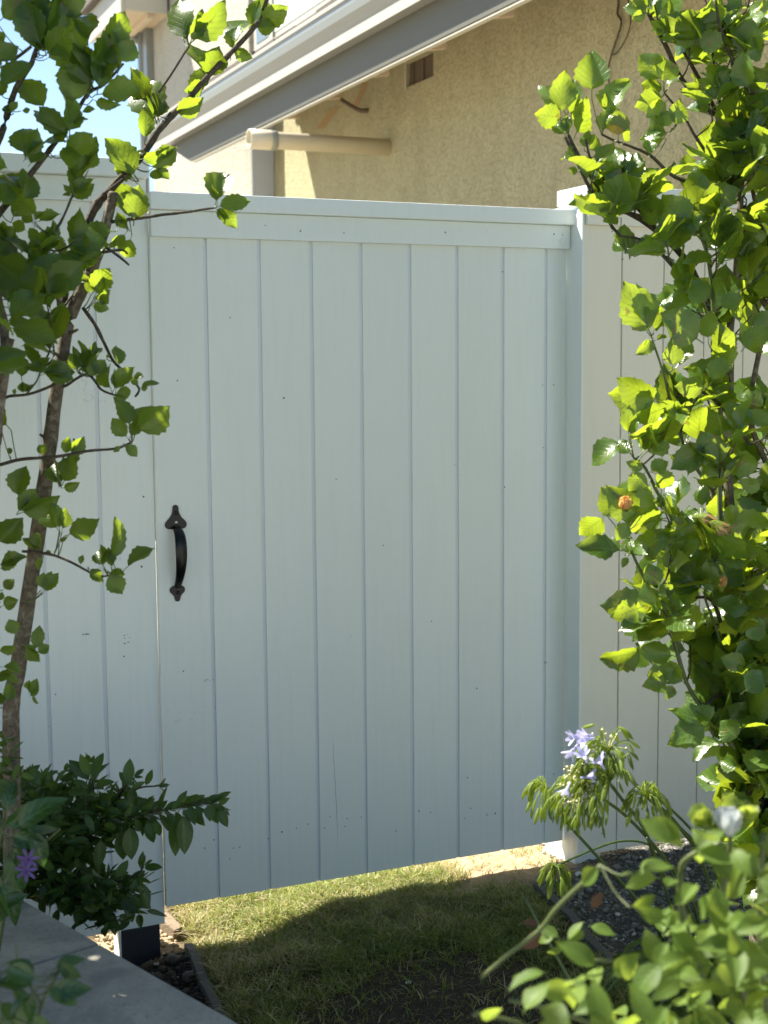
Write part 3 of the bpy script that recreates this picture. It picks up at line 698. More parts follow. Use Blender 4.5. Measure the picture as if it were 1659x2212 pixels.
# dead vine on the stucco wall
vy = [onX(*q, WX-.012) for q in [(1332,-60),(1336,0),(1334,30),(1342,52),(1322,115),(1314,150),(1316,180),(1317,198)]]
vine = tube('dead_vine', vy, [.005, .005, .005, .005, .004, .004, .003, .002], TWIG, None, 5)
tag(vine, 'thin dry vine stem climbing the stucco wall above the right fence', 'vine')
v2 = tube('side_stem', [onX(*q, WX-.014) for q in [(1352,-30),(1362,40),(1354,80),(1334,112),(1322,118)]], [.003]*5, TWIG, None, 5)
v2.parent = vine

# ------------------------------------------------------------------ foliage kit
def leaf_mesh(name, wid, fold, curl, ser, seed, mat, n=8, pet=.16, tipsharp=.9, peak=.42, wav=.03, petr=.012, across=2):
    r = random.Random(seed); V, UV, Fc = [], [], []
    L = 1-pet; cy, cz = pet, 0.0; us = [i/across for i in range(-across, across+1)]; m = len(us)
    th = r.uniform(-.1, .1); ph = r.uniform(0, 6)
    for i in range(n+1):
        t = i/n
        k = t/peak if t < peak else 1+(t-peak)/(1-peak)
        h = math.sin(k*math.pi/2)**(.62 if t < peak else tipsharp)*wid/2 if 0 < t < 1 else 0
        s_ = 1+ser*(1 if i % 2 else -1)*(1 if t > .15 else 0)
        if i:
            th += curl/n; cy += L/n*math.cos(th); cz -= L/n*math.sin(th)
        for j, u in enumerate(us):
            hh = h*(s_ if abs(u) == 1 else 1); tw = .15*math.sin(ph)*t
            x = u*hh*math.cos(fold); z = abs(u)*hh*math.sin(fold) + wav*math.sin(ph+t*8+u*2)*abs(u) + tw*u*hh
            V.append((x, cy, cz+z)); UV.append((u*.5+.5, t))
            if i and j: a = (i-1)*m+j-1; Fc.append((a, a+1, a+1+m, a+m))
    if pet > 0:
        b = len(V)
        for y, z in ((0, 0), (pet*1.03, .0)):
            for k in range(3): V.append((petr*math.cos(k*2.09), y, z+petr*math.sin(k*2.09)-petr*.3)); UV.append((.5, .01))
        for k in range(3): Fc.append((b+k, b+(k+1) % 3, b+3+(k+1) % 3, b+3+k))
    me = bpy.data.meshes.new(name); me.from_pydata(V, [], Fc); uv = me.uv_layers.new(name='UVMap')
    for lp in me.loops: uv.data[lp.index].uv = UV[lp.vertex_index]
    me.shade_smooth(); me.materials.append(mat); return me
def basis(pos, axis, nrm, s, sw=None):
    y = axis.normalized(); z = (nrm-y*nrm.dot(y))
    if z.length < 1e-4: z = frame_of(y)[0]
    z.normalize(); x = y.cross(z); sw = sw or 1
    m = Matrix((x*s*sw, y*s, z*s)).transposed().to_4x4(); m.translation = pos; return m
class Foliage:
    def __init__(s, parent, temps, limit=300, name='leaf'):
        s.p, s.t, s.items, s.lim, s.name = parent, temps, [], limit, name
        s.pet = bmesh.new(); s.skel = None
    def add(s, mat, k=None): s.items.append((mat, random.randrange(len(s.t)) if k is None else k))
    def leaf(s, x0, y0, x1, y1, d, roll=None, w=None, k=None, tilt=None):
        """leaf whose stalk end and tip are seen at these photo positions, at depth d"""
        a = P(x0, y0, d); ln = math.hypot(x1-x0, y1-y0)/FPX*d
        tl = random.uniform(-.35, .45)*ln if tilt is None else tilt*ln
        b = P(x1, y1, d+tl); ax = b-a; ro = random.uniform(-.9, .9) if roll is None else roll
        v = (EYE-a).normalized(); nr = Matrix.Rotation(ro, 3, ax.normalized()) @ (v + Vector((0, 0, .15)))
        s.add(basis(a, ax, nr, ax.length*1.08, w or random.uniform(.85, 1.15)), k)
        q = s.near(a)
        if q is not None and .006 < (q-a).length < .075: s.stalk(q, a)
    def near(s, a):
        if s.skel is None: s.skel = np.array([tuple(v) for v in SKEL.get(s.p.name, [])]).reshape(-1, 3)
        if not len(s.skel): return None
        d = ((s.skel-np.array(a))**2).sum(1); return Vector(s.skel[int(d.argmin())])
    def stalk(s, q, a, r=.0010):
        m = (q+a)/2+Vector((0, 0, -.1*(q-a).length)); p_, r_ = smooth_pts([q, m, a], [r*1.2, r, r], 3); add_tube(s.pet, p_, r_, 5, cap=False)
    def finish(s):
        if len(s.pet.verts): bm_obj('leaf_stalks', s.pet, STEM, s.p, True, 'stuff')
        def size(it): m = it[0]; p = m.translation; dd = (p-EYE).dot(Fw); return m.col[1].length/max(dd, .3) * (1 if dd > 0 else .01)
        def inview(it):
            v = it[0].translation-EYE; dd = v.dot(Fw)
            if dd < .2: return 0
            x = abs(v.dot(Rt)/dd); y = abs(v.dot(Up)/dd); return 1 if x < .30 and y < .40 else 0
        it = sorted(s.items, key=lambda q: (-inview(q), -size(q)))
        for m, k in it[:s.lim]:
            o = bpy.data.objects.new(s.name, s.t[k]); COL.objects.link(o); o.parent = s.p
            o.matrix_parent_inverse = Matrix.Translation(-world_loc(s.p)); o.matrix_basis = m
        rest = it[s.lim:]
        if rest:
            Vs, Fs3, UVs, off = [], [], [], 0; cnts = []
            tmp = []
            for me in s.t:
                v = np.empty(len(me.vertices)*3); me.vertices.foreach_get('co', v); v = v.reshape(-1, 3)
                lp = np.empty(len(me.loops), int); me.loops.foreach_get('vertex_index', lp)
                ct = np.empty(len(me.polygons), int); me.polygons.foreach_get('loop_total', ct)
                uv = np.empty(len(me.loops)*2); me.uv_layers[0].data.foreach_get('uv', uv)
                tmp.append((v, lp, ct, uv))
            for m, k in rest:
                v, lp, ct, uv = tmp[k]; M = np.array(m)
                Vs.append(v @ M[:3, :3].T + M[:3, 3]); Fs3.append(lp+off); cnts.append(ct); UVs.append(uv); off += len(v)
            V = np.concatenate(Vs); loops = np.concatenate(Fs3); cnt = np.concatenate(cnts); st = np.concatenate([[0], np.cumsum(cnt)[:-1]])
            me = bpy.data.meshes.new('leaves'); me.vertices.add(len(V)); me.vertices.foreach_set('co', V.ravel())
            me.loops.add(len(loops)); me.loops.foreach_set('vertex_index', loops); me.polygons.add(len(cnt)); me.polygons.foreach_set('loop_start', st)
            me.update(calc_edges=True); uvl = me.uv_layers.new(name='UVMap'); uvl.data.foreach_set('uv', np.concatenate(UVs)); me.shade_smooth()
            o = link('leaves', me, s.t[0].materials[0], s.p); o['kind'] = 'stuff'
def hib_templates(mat, pre, wide=.86, pk=(.32, .44)):
    return [leaf_mesh(pre, wide*random.uniform(.78, 1.05), random.uniform(.08, .6), random.uniform(-.25, .75), .075, i, mat, n=11,
                      peak=random.uniform(*pk), tipsharp=random.uniform(.9, 1.25), wav=random.uniform(.02, .06)) for i in range(12)]
def px(lst, d0, d1=None):
    n_ = len(lst); d1 = d0 if d1 is None else d1
    return [P(x, y, d0+(d1-d0)*i/max(n_-1, 1)) for i, (x, y) in enumerate(lst)]
SKEL = {}
def branch(parent, lst, d0, d1, r0, r1, mat=TWIG, name='branch', knot=.22, seg=7):
    if name in ('cane', 'stem'): knot = .04
    pts = px(lst, d0, d1); n_ = len(pts); rad = [r0+(r1-r0)*i/(n_-1) for i in range(n_)]
    tube(name, pts, rad, mat, parent, seg, knot)
    SKEL.setdefault(parent.name, []).extend(smooth_pts(pts, rad, 5)[0]); return pts
def foliate(F_, pts, step, size, spread=.9, start=0., flat=.5, jit=.3, droop=0.):
    """alternate leaves along a twig, facing the light, plus a terminal tuft"""
    P_, _ = smooth_pts(pts, [1]*len(pts), 6); acc = 0; side = random.choice((-1, 1)); tot = sum((P_[i+1]-P_[i]).length for i in range(len(P_)-1)); run = 0
    for i in range(len(P_)-1):
        seg = P_[i+1]-P_[i]; acc += seg.length; run += seg.length
        if run < start*tot: acc = 0; continue
        if acc >= step:
            acc = 0; side = -side; t = seg.normalized(); ang = random.uniform(0, 6.28); a, b = frame_of(t)
            out = a*math.cos(ang)+b*math.sin(ang)
            d = (t*.55+out*spread*side+Vector((0, 0, .1-droop))).normalized()
            nr = (Vector((0, 0, 1))*flat+SUN*.4+Vector((random.gauss(0, jit), random.gauss(0, jit), random.gauss(0, jit)))-Fw*.25)
            F_.add(basis(P_[i], d, nr, size*random.uniform(.6, 1.15)))
    t = (P_[-1]-P_[-3]).normalized()
    for k in range(3):
        a, b = frame_of(t); ang = k*2.1+random.random(); d = (t*.9+(a*math.cos(ang)+b*math.sin(ang))*.55).normalized()
        F_.add(basis(P_[-1], d, Vector((0, 0, .6))+Vector([random.gauss(0, .5) for _ in range(3)]), size*random.uniform(.4, .8)))

# ------------------------------------------------------------------ left hibiscus
random.seed(11)
lh = empty('hibiscus_shrub', P(20, 1620, 2.72)*1.0, 'leaning hibiscus with pale mottled trunk in front of the left fence', 'shrub')
Fl = Foliage(lh, hib_templates(LEAF_L, 'leaf', .70, (.42, .54)))
base = P(5, 1760, 2.70); base.z = g1(base.x, base.y)-.02
pt = px([(18,1620),(24,1540),(38,1450),(60,1300),(85,1130),(105,980),(120,860),(133,780),(147,700),(170,640),(192,590)], 2.72, 2.75)
tube('trunk', [base, base.lerp(pt[1], .33), base.lerp(pt[1], .68)]+pt[1:], [.026, .022, .019]+[.0165-.0006*i for i in range(10)], BARK, lh, 12, .10)
branch(lh, [(170,645),(200,580),(222,510),(238,450),(246,416)], 2.76, 2.77, .0115, .0095, BARK, seg=10)
branch(lh, [(140,700),(135,650),(160,560),(202,454),(234,415),(274,372),(307,336),(340,285),(372,249),(408,213),(448,166),(498,115),(541,69),(566,30),(585,-30)], 2.74, 2.9, .0095, .0042, TWIG, seg=8)
bB = branch(lh, [(-160,640),(-60,530),(0,458),(47,400),(90,346),(115,314),(155,260),(190,202),(225,182),(267,137)], 2.6, 2.62, .008, .0022, TWIG)
bC = branch(lh, [(-60,420),(0,296),(22,224),(40,180),(68,137),(76,112),(108,33),(119,0),(130,-80)], 2.58, 2.55, .0068, .003, TWIG)
branch(lh, [(0,296),(-30,360),(-90,480),(-130,620)], 2.58, 2.6, .0065, .010, TWIG)
branch(lh, [(24,134),(68,100)], 2.56, 2.56, .003, .003, TWIG)
branch(lh, [(342,200),(370,160),(395,120),(408,100)], 2.8, 2.8, .0028, .002, TWIG)
branch(lh, [(241,479),(280,474),(325,468),(350,464),(404,458),(440,452),(462,449)], 2.76, 2.72, .0036, .002, TWIG)
branch(lh, [(179,665),(205,701),(227,745),(245,780),(270,805),(300,838),(292,857)], 2.74, 2.70, .0036, .0022, TWIG)
branch(lh, [(120,842),(144,832),(182,809),(202,819),(218,841),(240,851),(262,858)], 2.74, 2.70, .003, .002, TWIG)
branch(lh, [(0,1004),(48,992),(118,987),(192,974),(250,969),(285,955)], 2.66, 2.66, .0035, .0022, TWIG)
branch(lh, [(48,1191),(106,1197),(150,1213),(186,1232),(215,1245),(262,1238)], 2.68, 2.66, .003, .0018, TWIG)
branch(lh, [(0,868),(20,856),(60,852),(101,838),(120,828)], 2.68, 2.7, .0028, .0028, TWIG)
branch(lh, [(66,840),(80,822),(88,800)], 2.66, 2.65, .002, .0015, STEM)
branch(lh, [(-12,960),(-4,880),(8,800),(12,760),(20,730)], 2.5, 2.5, .012, .010, BARK, seg=10)
branch(lh, [(12,760),(4,680),(-20,600),(-60,520)], 2.5, 2.55, .009, .007, BARK)
branch(lh, [(-12,960),(-20,1200),(-30,1500)], 2.5, 2.6, .012, .014, BARK)
branch(lh, [(116,690),(127,678),(155,640)], 2.72, 2.74, .002, .0025, TWIG)
branch(lh, [(100,538),(120,500),(140,462),(157,420)], 2.66, 2.66, .003, .002, TWIG)
branch(lh, [(100,538),(60,580),(0,640)], 2.66, 2.64, .003, .004, TWIG)
branch(lh, [(222,545),(262,540),(275,548)], 2.72, 2.7, .003, .002, TWIG)
branch(lh, [(230,535),(262,558),(278,572)], 2.73, 2.7, .003, .002, TWIG)
branch(lh, [(292,362),(255,395),(222,420)], 2.8, 2.74, .0018, .003, TWIG)
# short stubs on the trunk
for x, y, dx_, dy_ in ((150,720,18,-8),(97,945,-10,-6),(116,1020,-6,-14),(88,1135,12,-6),(60,1305,-10,-6),(128,660,-4,-16),(128,770,-10,-8)):
    branch(lh, [(x,y),(x+dx_,y+dy_)], 2.735, 2.72, .004, .0025, BARK)
LL = [ # stalk end x,y  tip x,y  depth (leaves traced one by one)
 (312,310,318,234,2.80),(333,345,378,314,2.80),(340,270,300,165,2.84),(340,262,352,200,2.84),(345,268,330,190,2.85),(372,250,430,225,2.84),(420,222,408,200,2.86),
 (408,100,378,0,2.84),(408,98,442,30,2.84),(408,96,396,42,2.85),(410,95,486,24,2.85),(395,80,378,46,2.86),(448,166,412,110,2.88),(446,175,470,110,2.88),(450,180,402,190,2.87),(410,215,438,150,2.88),
 (498,115,530,20,2.88),(508,118,505,55,2.88),(502,105,536,125,2.88),(545,66,575,-20,2.9),(545,66,610,20,2.9),(540,66,560,10,2.9),(548,60,590,58,2.9),(498,130,468,148,2.88),
 (300,392,236,298,2.78),(280,345,250,360,2.78),(300,360,240,375,2.78),(318,330,292,330,2.8),(283,340,280,318,2.8),(300,345,362,335,2.79),
 (300,400,232,440,2.80),(322,370,376,320,2.80),(318,372,350,385,2.8),(330,360,366,384,2.8),
 (464,449,480,358,2.72),(464,449,534,426,2.72),(464,449,514,482,2.72),(470,440,462,400,2.72),(464,449,496,470,2.72),
 (288,488,300,406,2.75),(280,480,272,410,2.76),(280,500,252,462,2.76),(275,500,240,540,2.75),(285,508,268,560,2.75),(252,500,180,500,2.74),(248,520,170,560,2.72),
 (152,306,60,185,2.55),(150,300,160,160,2.55),(152,300,90,240,2.56),(150,310,90,290,2.55),(135,340,196,288,2.56),(118,335,175,335,2.56),(115,315,140,275,2.57),
 (195,190,186,30,2.55),(200,190,160,60,2.56),(190,195,235,90,2.55),(198,185,250,50,2.55),(195,200,130,100,2.56),(200,190,145,150,2.56),(210,200,225,130,2.55),
 (258,140,282,96,2.55),(255,142,262,66,2.56),(255,150,235,95,2.56),(205,205,285,192,2.56),(200,215,245,230,2.56),(172,245,200,235,2.56),(150,262,185,262,2.56),
 (100,120,60,-20,2.55),(95,110,40,-10,2.55),(100,100,95,-30,2.55),(105,100,140,-20,2.55),(90,125,150,70,2.55),(86,120,70,60,2.55),(95,130,150,100,2.55),(80,120,110,60,2.55),(110,40,170,-20,2.55),(60,5,20,15,2.55),
 (110,30,60,20,2.55),(120,20,175,8,2.56),(130,30,170,25,2.56),
 (-10,190,58,150,2.50),(-10,60,4,90,2.52),(22,248,34,222,2.56),(30,245,10,230,2.56),(45,240,62,236,2.56),
 (55,345,40,260,2.52),(58,345,75,280,2.52),(50,350,80,300,2.52),(60,360,95,320,2.53),(40,410,18,360,2.54),(45,415,52,365,2.54),(0,455,-20,390,2.52),(5,450,12,400,2.52),
 (158,425,170,360,2.66),(155,430,195,380,2.66),(160,425,140,395,2.66),(150,400,210,310,2.66),(165,380,170,320,2.66),(150,430,200,400,2.67),(157,422,135,418,2.66),(185,350,215,318,2.66),(190,370,205,330,2.66),
 (75,480,130,470,2.64),(60,500,25,480,2.64),(75,485,45,460,2.64),(75,480,88,455,2.64),(10,520,2,478,2.64),(15,520,25,490,2.64),(95,535,60,495,2.64),(110,530,125,480,2.66),(120,525,98,490,2.66),
 (45,640,30,520,2.60),(50,650,90,560,2.60),(20,640,-20,540,2.60),(60,640,120,545,2.60),(90,640,175,570,2.58),(95,645,150,600,2.58),(80,650,30,590,2.6),(110,620,190,545,2.62),(120,600,195,520,2.64),(100,600,70,540,2.62),
 (150,560,190,490,2.68),(140,570,120,500,2.68),(165,560,225,535,2.68),(160,580,200,560,2.68),(180,560,175,500,2.68),(175,600,120,640,2.66),(130,640,60,640,2.62),
 (12,700,85,620,2.50),(12,705,115,730,2.50),(10,690,-30,640,2.50),(10,700,60,690,2.52),(0,730,-40,700,2.50),(60,700,100,668,2.6),(65,702,115,668,2.6),(100,700,65,735,2.6),
 (195,640,235,580,2.72),(200,650,232,625,2.72),(205,640,225,600,2.72),(215,635,235,655,2.72),(195,640,190,600,2.73),(195,660,230,664,2.72),
 (130,650,98,625,2.7),(110,668,105,650,2.7),(128,640,85,612,2.68),(165,610,195,600,2.72),
 (48,825,38,760,2.62),(55,795,100,790,2.62),(80,798,60,745,2.63),(82,798,100,770,2.63),(30,770,22,750,2.62),(84,800,155,815,2.66),(84,812,150,790,2.67),
 (88,805,160,800,2.66),(60,850,48,830,2.66),(55,845,72,835,2.66),(52,852,45,825,2.66),(30,855,35,840,2.66),
 (168,805,165,750,2.70),(170,805,205,740,2.70),(170,800,215,745,2.70),(172,805,150,765,2.70),(180,810,215,790,2.7),(165,800,205,800,2.70),(200,812,225,780,2.7),(230,775,235,765,2.70),
 (242,848,220,785,2.69),(242,848,278,790,2.69),(245,852,285,845,2.69),(250,848,255,800,2.69),(178,805,185,735,2.70),
 (285,810,310,815,2.69),(300,840,338,818,2.69),(302,842,318,838,2.69),(258,795,256,745,2.70),(245,852,270,865,2.68),(300,835,285,815,2.69),
 (282,928,262,855,2.64),(291,940,360,878,2.64),(286,936,318,876,2.65),(278,950,246,906,2.64),(266,958,298,982,2.64),(262,962,245,975,2.64),(278,948,305,905,2.65),
 (150,990,178,945,2.70),(140,985,150,946,2.70),(140,992,175,985,2.71),(155,1000,170,950,2.70),
 (22,985,20,965,2.66),(128,1053,110,992,2.68),(133,1050,165,985,2.68),(133,1055,168,1048,2.68),(130,1050,150,985,2.69),(130,1050,118,1010,2.68),
 (92,985,82,960,2.7),(85,985,98,960,2.7),(38,1082,46,1008,2.64),(35,1112,74,1060,2.64),(35,1112,125,1080,2.64),(36,1108,60,1075,2.65),(0,1130,48,1140,2.60),(-10,1180,48,1120,2.60),(-10,1225,52,1195,2.60),(-5,1230,40,1210,2.61),
 (128,1149,92,1095,2.67),(130,1149,118,1090,2.67),(134,1150,137,1100,2.67),(138,1159,211,1132,2.66),(128,1175,145,1155,2.67),(82,1192,52,1160,2.68),(85,1190,82,1150,2.68),(90,1195,70,1150,2.68),
 (95,1195,110,1192,2.68),(85,1235,80,1205,2.68),
 (246,1219,256,1124,2.64),(267,1232,326,1180,2.64),(224,1228,212,1180,2.65),(226,1226,205,1185,2.65),(240,1225,238,1185,2.65),(232,1232,262,1279,2.64),(173,1222,178,1200,2.66),(190,1225,218,1256,2.65),(240,1240,262,1230,2.64),(232,1235,268,1240,2.65),(245,1230,230,1190,2.65),
 (92,1282,120,1240,2.68),(90,1280,110,1235,2.68),(88,1275,95,1238,2.68),(5,1275,30,1252,2.62),(2,1310,40,1296,2.62),(0,1300,4,1280,2.62),
 (36,1375,20,1340,2.66),(40,1390,0,1415,2.66),(75,1410,85,1355,2.68),(78,1412,105,1395,2.68),(52,1395,85,1425,2.67),(50,1392,75,1412,2.67),(0,1440,45,1445,2.62),(0,1460,40,1470,2.62),(-5,1480,20,1440,2.62),
 (60,1500,80,1470,2.68),(62,1505,85,1490,2.68),(62,1495,66,1468,2.68),(10,1520,30,1475,2.64),(5,1530,-10,1490,2.64),(70,1500,80,1520,2.68),
]
for x0, y0, x1, y1, d in LL:
    L = math.hypot(x1-x0, y1-y0)
    if y0 < 330: x1, y1, L = x0+(x1-x0)*1.12, y0+(y1-y0)*1.12, L*1.12
    if L > 122:                                             # long spans in the picture are pairs of leaves
        f = 112/L; Fl.leaf(x0, y0, x0+(x1-x0)*f, y0+(y1-y0)*f, d); Fl.leaf(x1-(x1-x0)*f*.8, y1-(y1-y0)*f*.8, x1, y1, d+.02)
    else: Fl.leaf(x0, y0, x1, y1, d)
for (x0_, y0_, x1_, y1_) in ((0,600,110,720),(0,880,40,1000),(-120,0,0,760),(0,430,90,520)):
    for _ in range(int((x1_-x0_)*(y1_-y0_)/(1700 if x0_ >= 0 else 3800))):
        x, y = random.uniform(x0_, x1_), random.uniform(y0_, y1_); an = random.uniform(-2.6, -.5); L = random.uniform(60, 95)
        Fl.leaf(x, y, x+L*math.cos(an), y+L*math.sin(an), random.uniform(2.5, 2.68))
def shoots(F_, poly, n_, d0, d1, s0, s1, per=6, maxl=.30, mat=None):
    """side shoots: each grows from the nearest branch to a point inside the outline and carries leaves and a leafy tip"""
    xs = [p[0] for p in poly]; ys = [p[1] for p in poly]; k = 0; tries = 0
    while k < n_ and tries < n_*40:
        tries += 1; x, y = random.uniform(min(xs), max(xs)), random.uniform(min(ys), max(ys))
        if not inside(poly, x, y): continue
        k += 1; p = P(x, y, random.uniform(d0, d1)); q = F_.near(p-Vector((0, 0, .07))); L = (p-q).length
        if L > maxl: q = p+(q-p)*(maxl/L)
        m = (p+q)/2+Vector((random.gauss(0, .012), random.gauss(0, .012), -.012)); tube('shoot', [q, m, p], [.0022, .0018, .0012], mat or TWIG, F_.p, 5, .15, 3)
        pts = smooth_pts([q, m, p], [1]*3, 5)[0]; t0 = (p-m).normalized(); n2 = per if L > .08 else per-2
        for j in range(n2):
            f = random.uniform(.25, 1)**.6; b = pts[min(int(f*10), 10)]; a_, c_ = frame_of(t0); an = random.uniform(0, 6.28)
            out = (a_*math.cos(an)+c_*math.sin(an)); ax = (t0*random.uniform(.2, .9)+out*random.uniform(.5, 1)+Vector((0, 0, .15))).normalized()
            nr = SUN*.45+Vector((0, 0, .35))-Fw*.45+Vector([random.gauss(0, .5) for _ in range(3)])
            F_.add(basis(b, ax, nr, random.uniform(s0, s1)*(1.05 if f < .8 else .8)))
def inside(poly, x, y):
    c = False; j = len(poly)-1
    for i in range(len(poly)):
        if (poly[i][1] > y) != (poly[j][1] > y) and x < (poly[j][0]-poly[i][0])*(y-poly[i][1])/(poly[j][1]-poly[i][1])+poly[i][0]: c = not c
        j = i
    return c
shoots(Fl, [(0,520),(180,480),(200,620),(90,720),(0,740)], 5, 2.55, 2.68, .065, .09)
def shade_leaves(F_, pts, n_, t0, t1, s0=.06, s1=.095):  # loose leaves added out of view along the sun's path, to cast shade
    k = 0; tr = 0
    while k < n_ and tr < n_*30:
        tr += 1; q = random.choice(pts)+SUN*random.uniform(t0, t1)+Vector([random.gauss(0, .03) for _ in range(3)])
        v = q-EYE; dd = v.dot(Fw); sx, sy = v.dot(Rt)/dd*FPX+829.5, 1106-v.dot(Up)/dd*FPX
        if q.z > 2.9 or q.z < 1.2 or (sx > -110 and sy > -130): continue
        if q.y > 3.42: continue
        k += 1; F_.add(basis(q, Vector([random.gauss(0, 1) for _ in range(3)]), SUN+Vector([random.gauss(0, .35) for _ in range(3)]), random.uniform(s0, s1)))
shade_leaves(Fl, [P(x, y, d) for x in range(-120, 250, 20) for y in range(0, 330, 25) for d in (2.5, 2.65)], 950, .28, .9)
shade_leaves(Fl, [P(x, y, d) for x in range(-120, 170, 20) for y in range(330, 900, 25) for d in (2.5, 2.65)], 380, .30, 1.1)
shade_leaves(Fl, [Vector((x, y, .45)) for x in np.arange(.0, .75, .06) for y in np.arange(1.3, 2.75, .06)], 2800, 1.0, 2.2, .07, .10)
# unseen crown added above and left to shade the part in view
for k in range(150):
    for _ in range(60):
        c0 = Vector((random.uniform(-1.0, .34), random.uniform(2.15, 3.42), random.uniform(1.25, 2.75)))
        v = c0-EYE; dd = v.dot(Fw); sx, sy = v.dot(Rt)/dd*FPX+829.5, 1106-v.dot(Up)/dd*FPX
        if (sx < -110 or sy < -150): break
    tp = c0+Vector((random.uniform(-.10, .08), random.uniform(-.10, .1), random.uniform(.05, .16)))
    if k < 30: tube('shoot', [c0-Vector((.03, 0, .10)), c0, tp], [.003, .0025, .0015], TWIG, lh, 5)
    for _ in range(11):
        q = c0.lerp(tp, random.random())+Vector([random.gauss(0, .06) for _ in range(3)])
        Fl.add(basis(q, Vector([random.gauss(0, 1) for _ in range(3)]), SUN+Vector([random.gauss(0, .4) for _ in range(3)]), random.uniform(.06, .09)))
Fl.finish()

# ------------------------------------------------------------------ right hibiscus
random.seed(23)
rb = P(1640, 1760, 2.95); rb.z = g1(rb.x, rb.y)
rh = empty('hibiscus_shrub', rb, 'big bright green hibiscus with apricot buds in front of the right fence', 'shrub')
TR = hib_templates(LEAF_R, 'leaf', .80)
Fr = Foliage(rh, TR)
RB = [([(1640,1500),(1622,1380),(1602,1203),(1582,1139),(1573,1043),(1573,915),(1576,819),(1576,720),(1590,600),(1600,420),(1590,300)],2.95,2.95,.013,.006,BARK),
 ([(1600,1240),(1560,1160),(1556,1110),(1554,1011),(1557,947),(1554,845),(1541,768),(1541,675),(1530,560),(1500,470)],2.9,2.85,.006,.0035,STEM),
 ([(1576,760),(1540,680),(1480,560),(1401,486),(1333,445),(1285,394),(1248,333),(1228,292)],2.92,2.8,.0075,.0032,TWIG),
 ([(1480,560),(1401,480),(1353,459),(1306,445),(1275,408),(1240,335),(1221,296)],2.86,2.8,.0055,.003,TWIG),
 ([(1420,500),(1367,439),(1319,398),(1279,350),(1265,300)],2.85,2.8,.0042,.002,TWIG),
 ([(1560,480),(1503,408),(1445,374),(1401,333),(1326,303),(1300,290)],2.9,2.82,.0048,.002,TWIG),
 ([(1600,420),(1571,272),(1527,235),(1472,170),(1438,99),(1401,27),(1390,-40)],2.95,2.85,.0062,.004,TWIG),
 ([(1580,330),(1554,258),(1510,170),(1462,85),(1421,7),(1410,-50)],2.98,2.9,.005,.003,TWIG),
 ([(1560,380),(1503,296),(1479,255),(1435,201)],2.9,2.84,.0035,.002,TWIG),
 ([(1700,300),(1659,231),(1615,190),(1578,119),(1557,65),(1545,0)],2.9,2.8,.0055,.003,TWIG),
 ([(1590,420),(1564,289),(1551,204),(1540,122),(1530,20)],2.94,2.9,.004,.0025,TWIG),
 ([(1650,520),(1620,380),(1600,250),(1585,100),(1570,-20)],3.0,3.0,.005,.004,BARK),
 ([(1540,1060),(1490,990),(1470,941),(1448,867),(1432,803),(1406,726)],2.85,2.8,.0045,.002,STEM),
 ([(1560,1280),(1530,1240),(1480,1168),(1426,1075),(1394,1011),(1370,990)],2.86,2.78,.0048,.0022,STEM),
 ([(1540,1560),(1483,1475),(1442,1334),(1403,1270),(1365,1193),(1352,1150)],2.88,2.78,.0048,.0022,STEM),
 ([(1590,1500),(1545,1350),(1523,1277),(1560,1180)],2.88,2.82,.0035,.002,STEM),
 ([(1655,1900),(1640,1750),(1610,1640),(1625,1560),(1640,1500)],2.96,2.95,.018,.013,BARK),
 ([(1659,640),(1620,600),(1600,590)],3.05,2.98,.007,.006,BARK),([(1700,720),(1640,640),(1610,610),(1590,560)],3.05,2.98,.008,.005,BARK),
 ([(1600,1250),(1570,1200),(1560,1140),(1520,1000)],2.98,2.98,.006,.004,BARK),([(1655,1000),(1620,900),(1640,760),(1659,700)],3.02,3.0,.007,.005,BARK),
 ([(1610,1430),(1570,1380),(1540,1300),(1500,1290)],2.92,2.85,.005,.003,TWIG),([(1650,1640),(1600,1560),(1560,1500),(1520,1530)],2.94,2.85,.006,.003,TWIG),
 ([(1640,1800),(1600,1700),(1570,1640)],2.94,2.9,.006,.003,TWIG),([(1500,640),(1440,560),(1390,520),(1340,510)],2.85,2.8,.004,.002,TWIG),
 ([(1620,960),(1560,880),(1500,840),(1460,860)],2.9,2.82,.004,.002,TWIG)]
for lst, d0, d1, r0, r1, m in RB: branch(rh, lst, d0, d1, r0, r1, m, seg=8 if r0 > .009 else 6)
